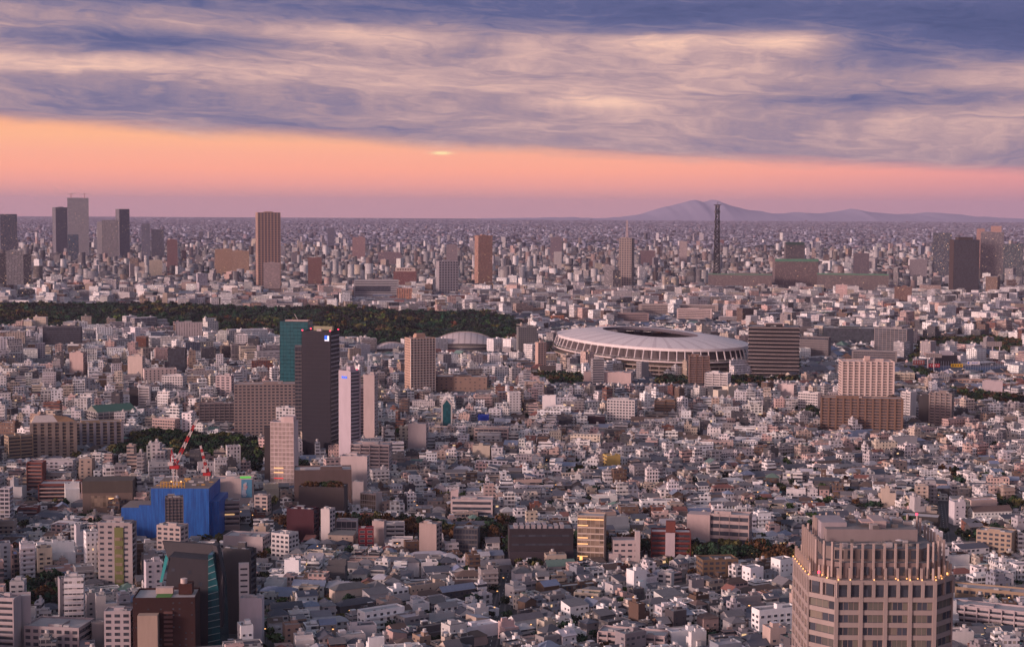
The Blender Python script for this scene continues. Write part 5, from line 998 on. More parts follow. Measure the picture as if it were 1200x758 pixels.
    if detail > 1 and r.random() < .55:
        q = r.choice([-1, 1]); aw = r.uniform(1.2, 2.6); a0, a1 = (w, w+aw) if q > 0 else (-w-aw, -w); y0_ = r.uniform(-d, 0); y1_ = r.uniform(y0_+2, d); ah = h*r.uniform(.35, .8)
        sink('annex').box(a0, a1, y0_, y1_, 0, ah, wm, wc, top='roofing', topcol=tuple(min(.6, x*r.uniform(.6, 1.5)) for x in rc), sty=st)
    if detail > 1 and r.random() < .5:
        a = r.uniform(-w, w*.3); bw = r.uniform(2, 4); zb = r.choice([2.7, 5.4]) if h > 7 else 2.7
        sink('porch').box(a, min(w, a+bw), -d-1.1, -d+.02, zb-.15, zb+.9, 'surface', tuple(min(.75, x*1.2) for x in wc))
    if s['bal'] and detail > 0:
        sd_ = 1 if r.random() < .5 else -1; m_ = r.uniform(0, .25)*w; rc_ = tuple(min(.75, c*1.12) for c in wc); k = 1
        yq = -d; top_ = h*.55 if s['set'] else h
        while k*3.05 < top_-1.5 and k < 14:
            sink('balcony#%d' % k).box(-w+m_*(sd_ > 0), w-m_*(sd_ < 0), yq-1.15, yq+.02, k*3.05-.15, k*3.05+.95, 'surface', rc_); k += 1
            if detail < 2 and k > 9: break
FA = np.array([(f[0], f[1], f[2]) for f in FOOT])
def blocked(x, y, rad):
    if (np.hypot(FA[:, 0]-x, FA[:, 1]-y) < FA[:, 2]+rad*.8).any(): return True
    for ax, ay, bx, by, hw in SEG:
        L2 = (bx-ax)**2+(by-ay)**2; t = max(0, min(1, ((x-ax)*(bx-ax)+(y-ay)*(by-ay))/L2))
        if math.hypot(x-ax-t*(bx-ax), y-ay-t*(by-ay)) < hw+rad*.75: return True
    for pg in PG:
        if inside(x, y, pg): return True
    return False
BK = sorted(BLOCK, key=lambda b_: b_[3])
def cap(x, y, w, h):
    """keep an ordinary building from growing over a landmark that the photograph shows free"""
    px, _ = proj(x, y, 0); hw = w*.6*F/y; h0 = h
    for x0, x1, yb_, Db in BK:
        if Db > y+w*.6 and x0 < px+hw and x1 > px-hw:
            lim = z_at(px, yb_-3, y)
            if h > lim: h = lim
    return max(h, min(h0, 5.6))
SPEC = []; GARDEN = []
def fill_city():
    r = random.Random(11); cell = 150; seeds = []
    for i in range(-14, 15):
        for j in range(5, 33):
            sx_, sy_ = (i+r.uniform(-.35, .35))*cell, (j+r.uniform(-.35, .35))*cell
            if abs(sx_) < .345*sy_+170: seeds.append((sx_, sy_, .35*math.sin(sx_*.0016+1)+.3*math.cos(sy_*.0021)+r.choice([0, 0, .25, -.3])+.12))
    SA = np.array([(a, b_) for a, b_, _ in seeds])
    for si, (sx_, sy_, a) in enumerate(seeds):
        c, q = math.cos(a), math.sin(a); far_ = sy_ > 2350; lw, ld, st_ = (9.8, 10.8, 4.6) if not far_ else (21, 20, 7)
        if sy_ > 1500 and not far_: lw, ld = 12, 12.2
        nrow = int(230/(2*ld+st_))+1; by = -nrow/2*(2*ld+st_)
        for row in range(nrow):
            for half in (0, 1):
                u = -125+r.uniform(0, 6); cnt = 0; v = by+row*(2*ld+st_)+half*ld+ld/2
                while u < 125:
                    w_ = r.uniform(.72, 1.3)*lw; big = r.random() < .17
                    if big: w_ *= r.uniform(1.5, 2.6)
                    X, Y = sx_+(u+w_/2)*c-v*q, sy_+(u+w_/2)*q+v*c; u += w_+r.uniform(.2, .9); cnt += 1
                    if cnt % 7 == 0: u += 5
                    if Y < 800 or Y > 4680 or abs(X) > .335*Y+25: continue
                    if np.argmin((SA[:, 0]-X)**2+(SA[:, 1]-Y)**2) != si: continue
                    px = 600+X/Y*F; mid = .5*math.sin(X*.006+2)*math.sin(Y*.005)+r.gauss(0, .35)
                    if Y < 1500: p = .62 if px < 290 else (.14 if px < 1080 else .25)
                    elif Y < 2350: p = .66 if px < 520 else (.48 if Y < 1750 else .66)
                    else: p = .8
                    tallq = (mid+.5) > (1-p)*1.0 if False else r.random() < max(.03, min(.95, p+.35*(mid-.0)))
                    if r.random() < (.14 if not far_ else .06): GARDEN.append((X, Y)); continue
                    if tallq:
                        h = r.choice([11, 12, 12.5, 14, 15, 17, 20, 22, 25, 28]) if not (Y < 1500 and 290 < px < 1080) else r.choice([11, 11, 12.5, 14, 16])
                        if px > 480 and Y < 1850: h = r.choice([11, 11, 12, 13, 14, 15.5, 17])
                        if far_: h = r.choice([11, 13, 16, 18, 21, 24, 28, 32, 38])*.9
                        if px < 420 and r.random() < .3: h *= 1.25
                        d_ = ld-r.uniform(1, 2.5)
                    else: h = r.choice([5.4, 6.2, 6.2, 7, 8.6, 9.3, 9.8]); d_ = ld-r.uniform(.8, 3.5)
                    w_ -= .7
                    if blocked(X, Y, .5*min(w_, d_)): continue
                    h = cap(X, Y, w_, h)
                    if h < 3.2: continue
                    s = make_spec(X, Y, w_, d_, h, a+r.gauss(0, .03), r, Y)
                    if r.random() < .3: s['yaw'] += math.pi/2 if abs(w_-d_) < 3 else math.pi
                    SPEC.append(s)
                    if r.random() < .10: GARDEN.append((X+d_*.5*q*-1+r.uniform(-5, 5), Y-d_*.62))
fill_city(); print('ordinary buildings', len(SPEC))
# high-rises scattered over the far city
def far_towers():
    r = random.Random(23)
    for k in range(300):
        D = math.exp(r.uniform(math.log(3900), math.log(13000))); X = r.uniform(-.33, .33)*D
        if D < 4700 and blocked(X, D, 14): continue
        if (np.hypot(FA[:, 0]-X, FA[:, 1]-D) < FA[:, 2]+20).any(): continue
        h = r.choice([30, 34, 38, 42, 48, 55, 62])*(1.15 if D > 8000 else 1); h = cap(X, D, 26, h)
        if h < 24: continue
        w_ = r.uniform(14, 34); s = make_spec(X, D, w_, r.uniform(14, 22), h, r.uniform(-.7, .7), r, D); s['kind'] = 'high_rise'; s['bal'] = False; SPEC.append(s)
far_towers()
# what of each building can be seen: coarse painter's pass, front to back
def visibility():
    buf = np.zeros((758, 1200), np.int8)
    items = [(h_[4], 0, h_) for h_ in HR]+[(s['D'], 1, s) for s in SPEC]; items.sort(key=lambda t_: t_[0])
    for D, k, s in items:
        if k == 0: x0, x1, y0, y1 = s[0], s[1], s[2], s[3]
        else:
            hw = .5*(s['w']*abs(math.cos(s['yaw']))+s['d']*abs(math.sin(s['yaw'])))*F/D; px, y0 = proj(s['x'], s['y'], s['h']+1); _, y1 = proj(s['x'], s['y']-4, 0); x0, x1 = px-hw, px+hw; y0 += 0
        a, b_, c_, e_ = max(0, int(x0)), min(1200, int(x1)+1), max(0, int(y0)), min(758, int(y1)+1)
        if a >= b_ or c_ >= e_:
            if k: s['vis'] = 0; s['px'] = (x0+x1)/2; s['py'] = y0
            continue
        sub = buf[c_:e_, a:b_]
        if k: s['vis'] = int((sub == 0).sum()); s['px'] = (x0+x1)/2; s['py'] = (y0+y1)/2
        sub[:] = 1
visibility()
# ------------------------------------------------------------------ descriptions that single each repeat out
REG = []
def describe(o, px, py, base, cat, group): REG.append([o, px, py, base, cat, group])
def settle():
    ORD = ['first','second','third','fourth','fifth','sixth','seventh','eighth','ninth','tenth','eleventh','twelfth','thirteenth','fourteenth','fifteenth','sixteenth']
    bins = {}
    for e in REG:
        o, px, py, base, cat, group = e; best = min(LM, key=lambda l: max(0, abs(px-l[1])-l[3])**2+(max(0, abs(py-l[2])-l[4])*1.5)**2)
        dx, dy = px-best[1], py-best[2]; ax, ay = max(0, abs(dx)-best[3]), max(0, abs(dy)-best[4])
        near = ay < 22 and ay >= ax
        rel = ('just ' if near else '')+('before' if dy > 0 else 'beyond')
        if ax > ay: rel = ('right of' if dx > 0 else 'left of')
        bins.setdefault((base, rel+' the '+best[0]), []).append(e)
    groups = []
    for (base, rel), es in bins.items():
        n = len(es)
        if n <= 30: groups.append((base, rel, es)); continue
        es.sort(key=lambda e: -e[2]); k = 2 if n <= 60 else (3 if n <= 90 else 5); nm = {2: ['nearer', 'farther'], 3: ['nearest', 'middle-distance', 'farthest'], 5: ['nearest', 'fairly near', 'middle-distance', 'fairly far', 'farthest']}[k]
        for q in range(k): groups.append((nm[q]+' '+base, rel, es[q*n//k:(q+1)*n//k]))
    for base, rel, es in groups:
        es.sort(key=lambda e: e[1]); n = len(es)
        for i, e in enumerate(es):
            if n == 1: pre, post = '', ''
            elif i == n-1: pre, post = 'rightmost ', ''
            elif i == 0: pre, post = 'leftmost ', ''
            elif i < 16: pre, post = ORD[i]+' ', ' from left'
            else: pre, post = ORD[min(15, n-1-i)]+' ', ' from right'
            bs, rl = base, rel; mk = lambda: pre+bs+post+', '+rl
            if len(mk().split()) > 16: rl = rl.replace('just ', '')
            if len(mk().split()) > 16: bs = bs.replace('stepped ', '')
            if len(mk().split()) > 16: bs = bs.replace(' roof', '')
            lab = mk()
            if lab in LABELS: lab = mk().replace(bs, 'other '+bs)
            if lab in LABELS or len(lab.split()) > 16: print('LABEL?', lab)
            tag(e[0], lab, e[4], e[5])
def words(s):
    st_ = max(1, round(s['h']/3.1)); n = ['one','one','two','three','four','five','six','seven','eight','nine','ten','eleven','twelve']
    f_ = (n[st_]+'-storey') if st_ < 13 else 'tall'
    if s['roof'] == 'flat': return f"{s['wn']} {f_} {'stepped ' if s['set'] else ''}{'house' if s['kind']=='house' else 'block'}, {s['rn']} roof"
    return f"{s['wn']} {f_} house, {s['rn']} {dict(gable='gabled',hip='hipped',shed='sloping')[s['roof']]} roof"
GROUPS = dict(house='low houses filling the streets', apartment_building='mid-rise blocks spread through the city', high_rise='tall blocks scattered over the city')
CATS = dict(house='house', apartment_building='apartment building', high_rise='tower')
def place_city():
    chosen = set()
    for kind in GROUPS:
        L = sorted([s for s in SPEC if s['kind'] == kind and s['vis'] > 0], key=lambda s: -s['vis'])[:(300 if kind == 'high_rise' else 298)]
        for i, s in enumerate(L): s['rank'] = i; chosen.add(id(s))
    rest = {k: MB() for k in GROUPS}
    for s in SPEC:
        if id(s) in chosen:
            parts = {}
            def sink(n):
                if n not in parts: parts[n] = MB()
                return parts[n]
            near = s['D'] < 3000; solid = s['rank'] < 110 and s['kind'] != 'high_rise' and s['D'] < 2400
            emit(s, sink, 2 if near else 1, solid)
            root = empty(s['kind'], (s['x'], s['y'], 0), s['yaw'])
            for n, mb in parts.items(): mb.obj(n.split('#')[0], root)
            if solid:
                r = random.Random(s['seed']*3); w, d, h = s['w'], s['d'], s['h']; ww, wh = r.choice([(1.5, 1.2), (1.8, 1.5), (1.1, 1.1), (2.2, 1.4)]); dk = tuple(min(.7, c*1.15) for c in s['wc'])
                me = pane_mesh('window', ww, wh, 'glass', frame=dk); hh = h*.53 if s['set'] else h
                th = s['yaw']; los = Vector((-s['x'], -s['y'], 0)); los.rotate(Matrix.Rotation(-th, 3, 'Z'))
                fs = [Face(0, -d/2, 0, w)] if los.y < 0 else []
                if los.x > w/2: fs.append(Face(w/2, 0, math.pi/2, d))
                if los.x < -w/2: fs.append(Face(-w/2, 0, -math.pi/2, d))
                if s['set']: fs = [f for f in fs if abs(f.a) > .1] or fs
                for fc in fs[:2]:
                    nb = max(1, int(fc.w/r.uniform(2.8, 4))); nf = max(1, min(9, int(hh/3.05)))
                    for k in range(nf):
                        for j in range(nb):
                            if r.random() < .15: continue
                            fc.put('window', me, root, -fc.w/2+(j+.5)*fc.w/nb, k*3.05+1)
            describe(root, s['px'], s['py'], words(s), CATS[s['kind']], GROUPS[s['kind']])
        else:
            mb = rest[s['kind']]; mb.T = (s['x'], s['y'], 0, math.cos(s['yaw']), math.sin(s['yaw']))
            emit(s, lambda n: mb, 2 if s['D'] < 1900 else (1 if s['D'] < 3300 else 0))
    for k, mb in rest.items():
        o = mb.obj(k+'s', kind='stuff')
        if o: tag(o, {'house': 'dense carpet of further low houses between the larger ones', 'apartment_building': 'many further small white and grey blocks packed together', 'high_rise': 'a few further tall blocks lost in the haze'}[k], 'buildings')
place_city()
# ------------------------------------------------------------------ the plain of far buildings
def far_city(name, n, d0, d1, wr, hr, tallp, lab, mat, dim=1.0):
    D = np.sqrt(rng.uniform(d0**2, d1**2, n)); az = rng.uniform(-.34, .34, n); X = az*D; Y = D
    green = (np.sin(X*.0021+1.3*np.sin(Y*.0013))*np.sin(Y*.0017+.9*np.sin(X*.0011+2)) > .62)
    keep = ~green | (rng.random(n) < .15)
    for f in FOOT:
        if f[1] > d0-100: keep &= np.hypot(X-f[0], Y-f[1]) > f[2]+14
    X, Y = X[keep], Y[keep]; n = len(X)
    w = rng.uniform(*wr, n)/2; d = rng.uniform(*wr, n)/2*.8; h = rng.uniform(*hr, n)*rng.uniform(.6, 1.3, n); t_ = rng.random(n) < tallp; h[t_] *= rng.uniform(1.6, 3.2, t_.sum())
    for x0, x1, yb_, Db in BK:
        if Db > d0:
            px = 600+X/Y*F; m_ = (Y < Db) & (px > x0-2) & (px < x1+2); lim = CAMH-(yb_-246-.005*(px-600)-2)*Y/F; h = np.where(m_, np.minimum(h, np.maximum(lim, 5)), h)
    a = rng.uniform(-.8, .8, n); c, s = np.cos(a), np.sin(a)
    base = np.array([(-1,-1),(1,-1),(1,1),(-1,1)])
    bx = base[None, :, 0]*w[:, None]; by = base[None, :, 1]*d[:, None]
    VX = X[:, None]+bx*c[:, None]-by*s[:, None]; VY = Y[:, None]+bx*s[:, None]+by*c[:, None]
    V = np.zeros((n, 8, 3)); V[:, :4, 0] = VX; V[:, 4:, 0] = VX; V[:, :4, 1] = VY; V[:, 4:, 1] = VY; V[:, 4:, 2] = h[:, None]
    q = np.array([(0,1,5,4),(1,2,6,5),(2,3,7,6),(3,0,4,7),(4,5,6,7)]); Fc = (np.arange(n)[:, None, None]*8+q[None]).reshape(-1, 4)
    pal = np.array([w_[1] for w_ in WALLS]); pw = np.array([w_[2] for w_ in WALLS], float); ci = rng.choice(len(pal), n, p=pw/pw.sum()); haze_tint = np.array([1, 1, 1]) if dim > .8 else np.array([.82, .88, 1.12]); col = pal[ci]*rng.uniform(.25, 1.1, (n, 1))*dim*haze_tint  # distance haze put into the colours: dimmed, and blue-tinted farther out
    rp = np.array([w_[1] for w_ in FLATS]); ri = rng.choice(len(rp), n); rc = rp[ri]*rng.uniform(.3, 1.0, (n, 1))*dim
    fc = np.repeat(col[:, None, :], 5, axis=1); fc[:, 4] = rc
    uv = np.zeros((n, 5, 4, 2)); L = np.stack([2*w, 2*d, 2*w, 2*d, 2*w], 1)
    uv[:, :, 1, 0] = L; uv[:, :, 2, 0] = L; uv[:, :, 2, 1] = h[:, None]; uv[:, :, 3, 1] = h[:, None]
    st = np.repeat(np.stack([rng.random(n), rng.uniform(.3, .9, n), rng.uniform(.3, .55, n)], 1)[:, None, :], 5, axis=1)
    mi = np.tile([0, 0, 0, 0, 1], n)
    me = big_mesh(name, V.reshape(-1, 3), Fc, fc.reshape(-1, 3), [mat, 'roofing'], mi, uv.reshape(-1, 2), st.reshape(-1, 3))
    o = link(name, me); o['kind'] = 'stuff'; tag(o, lab, 'buildings')
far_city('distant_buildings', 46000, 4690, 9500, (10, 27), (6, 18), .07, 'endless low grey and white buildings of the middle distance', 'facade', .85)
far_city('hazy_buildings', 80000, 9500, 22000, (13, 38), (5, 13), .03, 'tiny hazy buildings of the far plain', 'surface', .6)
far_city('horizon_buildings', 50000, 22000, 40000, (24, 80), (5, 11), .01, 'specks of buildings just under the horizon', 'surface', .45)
# ------------------------------------------------------------------ trees
def crown_quads(seed, n, size, R=1.0, flat=.75):
    """leaf clumps of a crown of radius 1: (n,4,3) plus a tone per clump"""
    g = np.random.default_rng(seed); lobes = g.normal(0, .38, (9, 3)); lobes[:, 2] = np.abs(lobes[:, 2])*.7; lr = g.uniform(.34, .58, 9)
    k = g.integers(0, 9, n); dv = g.normal(0, 1, (n, 3)); dv /= np.linalg.norm(dv, axis=1)[:, None]; rad = lr[k]*g.uniform(.75, 1.08, n)
    P = lobes[k]+dv*rad[:, None]; P[:, 2] *= flat
    nrm = dv+g.normal(0, .45, (n, 3)); nrm /= np.linalg.norm(nrm, axis=1)[:, None]
    t_ = np.cross(nrm, g.normal(0, 1, (n, 3))); t_ /= np.linalg.norm(t_, axis=1)[:, None]; b_ = np.cross(nrm, t_); s_ = size*g.uniform(.6, 1.4, n)[:, None]
    Q = np.stack([P-t_*s_-b_*s_*.8, P+t_*s_-b_*s_*.7, P+t_*s_*.8+b_*s_, P-t_*s_*.9+b_*s_*.8], 1)
    tone = g.uniform(.6, 1.45, n)*(1+.25*np.sin(k*1.9)); return Q, tone
def bake_trees(name, pts, label, cat, nq=70, size=.2, protos=6):
    """pts: (x, y, ground radius, height, colour)"""
    pr = [crown_quads(100+i, nq, size) for i in range(protos)]; VV = []; CC = []
    for i, (x, y, r_, h_, c) in enumerate(pts):
        Q, tn = pr[i % protos]; a = random.uniform(0, 6.28); ca, sa = math.cos(a), math.sin(a)
        q = np.empty_like(Q); q[..., 0] = x+(Q[..., 0]*ca-Q[..., 1]*sa)*r_; q[..., 1] = y+(Q[..., 0]*sa+Q[..., 1]*ca)*r_; q[..., 2] = h_*.58+Q[..., 2]*h_*.46
        VV.append(q.reshape(-1, 3)); CC.append(np.array(c)[None, :]*tn[:, None])
    V = np.concatenate(VV); Fc = np.arange(len(V)).reshape(-1, 4)
    o = link(name, big_mesh(name, V, Fc, np.clip(np.concatenate(CC), 0, 1), ['foliage'])); o['kind'] = 'stuff'; tag(o, label, cat); return o
GREENS = [('dark green', (.022,.046,.026)), ('green', (.038,.066,.022)), ('olive', (.085,.08,.03)), ('rusty brown', (.085,.045,.022)), ('yellow-green', (.11,.105,.025)), ('dark', (.016,.024,.014))]
def scatter(poly, step, r):
    pg = poly_g(poly); x0, y0 = pg.min(0); x1, y1 = pg.max(0); out = []; y = y0
    while y < y1:
        x = x0
        while x < x1:
            a, b_ = x+r.uniform(-.4, .4)*step, y+r.uniform(-.4, .4)*step
            if abs(a) < .345*b_+20 and inside(a, b_, pg): out.append((a, b_))
            x += step
        y += step
    return out
def woods():
    r = random.Random(5); P_ = []
    for a, b_ in scatter(WOODS[0], 10.5, r):
        z = math.sin(a*.012+2*math.sin(b_*.006))*math.sin(b_*.011+a*.004); c = GREENS[0][1] if z < .15 else GREENS[5][1]
        if z > .33 and r.random() < .55: c = GREENS[2][1]
        if r.random() < .035: c = r.choice([GREENS[3][1], GREENS[2][1], GREENS[1][1], GREENS[4][1]])
        big_ = r.random() < .2; P_.append((a, b_, r.uniform(4.5, 7.5)*(1.5 if big_ else 1), r.uniform(9, 18)*(1.1+.25*z)*(1.25 if big_ else 1), tuple(v_*r.uniform(.7, 1.35) for v_ in c)))
    print('wood trees', len(P_)); bake_trees('woods', P_, 'broad dark belt of parkland trees behind the left half of the city', 'woods', 60, .22)
    Q_ = [(a, b_, r.uniform(5, 8), r.uniform(9, 14), r.choice(GREENS[:4]+GREENS[5:])[1]) for a, b_ in scatter(RWOODS, 10, r)]
    bake_trees('woods_beyond_the_ballpark', Q_, 'dark trees behind the blue ballpark stand', 'woods', 70, .2)
    G_ = []
    for k in range(2600):
        D = math.sqrt(r.uniform(4700**2, 14000**2)); X = r.uniform(-.33, .33)*D
        if math.sin(X*.0021+1.3*math.sin(D*.0013))*math.sin(D*.0017+.9*math.sin(X*.0011+2)) > .5 or r.random() < .12: G_.append((X, D, r.uniform(14, 30), r.uniform(9, 14), GREENS[0][1]))
    bake_trees('distant_trees', G_, 'dark tree patches among the distant buildings', 'trees', 40, .3)
woods()
TREES = []
def collect():
    r = random.Random(9)
    for p in scatter(PARK, 9.5, r): TREES.append((*p, r.uniform(5, 8), r.uniform(10, 16), r.choice([0, 0, 1, 2, 5, 5]), 'park'))
    for pts, wd in AVENUES[:1]:
        g = [gnd(*q) for q in pts]
        for (ax, ay), (bx, by) in zip(g, g[1:]):
            L = math.hypot(bx-ax, by-ay); n = int(L/8)
            for k in range(n):
                for s_ in (-1, 1):
                    t_ = (k+r.uniform(.2, .8))/n; nx, ny = -(by-ay)/L, (bx-ax)/L; TREES.append((ax+(bx-ax)*t_+nx*s_*wd*.4, ay+(by-ay)*t_+ny*s_*wd*.4, r.uniform(5, 6.5), r.uniform(13, 17), r.choice([2, 3, 3, 5, 0]), 'avenue'))
    for sp in SPOTS:
        for p in scatter(sp, 9, r): TREES.append((*p, r.uniform(3.5, 6.5), r.uniform(7, 14), r.choice([0, 0, 1, 2, 3, 5]), 'spot'))
    for p in GARDEN: TREES.append((*p, r.uniform(2.6, 5.4), r.uniform(5, 11), r.choice([0, 0, 1, 2, 5, 5, 3]), 'garden'))
    # the four single trees that stand out
    for px, py, rr_, hh_, c in ((576, 538, 6, 11, 1), (217, 500, 3, 12, 4), (614, 655, 4, 9, 3), (708, 696, 3, 9, 1), (606, 418, 3, 8, 2), (66, 690, 6, 13, 0), (50, 712, 7, 14, 3)):
        TREES.append((*gnd(px, py), rr_, hh_, c, 'single'))
collect()
def plant():
    protos = {}
    for ci, (cn, c) in enumerate(GREENS):
        for v in range(3):
            Q, tn = crown_quads(500+ci*7+v, 420, .105); V = Q.reshape(-1, 3); me = big_mesh('crown', V, np.arange(len(V)).reshape(-1, 4), np.clip(np.array(c)[None, :]*tn[:, None], 0, 1), ['foliage']); protos[ci, v] = me
    mb = MB(); mb.bar((0,0,0), (0,0,.6), .06, 'bark', n=6, r2=.035)
    for a in range(5): mb.bar((0,0,.35+a*.03), (.28*math.cos(a*1.3), .28*math.sin(a*1.3), .62+.03*a), .025, 'bark', r2=.01)
    trunk = mb.mesh('trunk')
    def score(t_):
        px, py = proj(t_[0], t_[1], t_[3]*.6); s_ = (t_[2]*F/t_[1])**2; s_ *= 3 if t_[5] in ('park', 'avenue', 'single') else 1
        return s_ if -10 < px < 1210 and py < 765 else 0
    L = sorted(TREES, key=lambda t_: -score(t_)); rest = []; r = random.Random(4)
    shape = ['bushy', 'spreading', 'ragged']
    for i, (x, y, rad, h_, ci, where) in enumerate(L):
        if i < 298 and score(L[i]) > 0:
            root = empty('tree', (x, y, 0), r.uniform(0, 6)); v = r.randint(0, 2)
            t_ = link('trunk', trunk, root); t_.scale = (h_, h_, h_); cr = link('crown', protos[ci, v], root, (0, 0, h_*.6)); cr.scale = (rad, rad, h_*.5)
            px, py = proj(x, y, h_*.6); sz = 'big' if rad > 6 else ('small' if rad < 4 else 'medium')
            describe(root, px, py, f"{sz} {shape[v]} {GREENS[ci][0]} {'avenue ' if where == 'avenue' else ''}tree", 'tree', 'trees in streets, gardens and parks')
        else: rest.append((x, y, rad, h_, GREENS[ci][1]))
    bake_trees('garden_trees', rest, 'small dark garden trees and hedges squeezed between houses', 'trees', 80, .2)
    # roof garden on the mall
    rt = [o for o in COL.objects if o.get('label', '').startswith('dark brown mall block')][0]; Hm = max(v.co.z for v in rt.children[0].data.vertices); w_ = max(v.co.x for v in rt.children[0].data.vertices)
    for k in range(16):
        o = link('roof_garden_tree', protos[r.choice([2, 3, 0, 1]), k % 3]); a = Vector((r.uniform(-.85, .85)*w_, r.uniform(-.25, .3)*w_, Hm+1.2)); a.rotate(rt.rotation_euler); o.location = rt.location+a; s_ = r.uniform(2.4, 4.2); o.scale = (s_, s_, s_)
        px, py = proj(*o.location); describe(o, px, py, 'small roof garden tree', 'tree', 'trees on the mall roof')
plant()
mb = MB()
for pg in (PG[1],): mb.face([(p[0], p[1], .03) for p in pg][::-1] if False else [(p[0], p[1], .03) for p in pg], 'soil')
struct(mb.obj('park_ground'))
mb = MB(); mb.face([(p[0], p[1], .03) for p in PG[0]], 'soil'); struct(mb.obj('woodland_ground'))
mb = MB(); mb.face([(p[0], p[1], .03) for p in PG[2]], 'soil'); struct(mb.obj('grove_ground'))
# ------------------------------------------------------------------ street lamps and lit signs
def lamps():
    mb = MB(); mb.bar((0,0,0), (0,0,7), .12, col=(.3,.3,.3)); mb.bar((0,0,7), (1.2,0,7.4), .08, col=(.3,.3,.3)); pm = mb.mesh('pole'); mb = MB(); mb.box(.8, 1.6, -.35, .35, 7.15, 7.5, 'lamp_warm', bottom=True); hm = mb.mesh('lamp_head')
    r = random.Random(31); sp = [(585, 706), (580, 725), (592, 690), (598, 668), (606, 655), (676, 664), (290, 602), (296, 614), (303, 622), (308, 607), (318, 598), (284, 610), (700, 640), (752, 650), (795, 652), (530, 637), (500, 632), (430, 626), (652, 578), (664, 572), (655, 566), (648, 584), (432, 676), (437, 652), (598, 712), (540, 752), (370, 652), (355, 700), (1098, 590), (1100, 640), (640, 548), (1096, 525), (312, 752), (400, 640), (880, 660)]
    sp += [(r.uniform(300, 1190), r.uniform(560, 755)) for _ in range(60)]
    for px, py in sp:
        x, y = gnd(px, py); root = empty('street_lamp', (x, y, 0), r.uniform(0, 6.28)); link('pole', pm, root); link('lamp_head', hm, root); a, b_ = proj(x, y, 7)
        describe(root, a, b_, 'small warm lit street lamp', 'street lamp', 'lit street lamps between the buildings')
lamps()
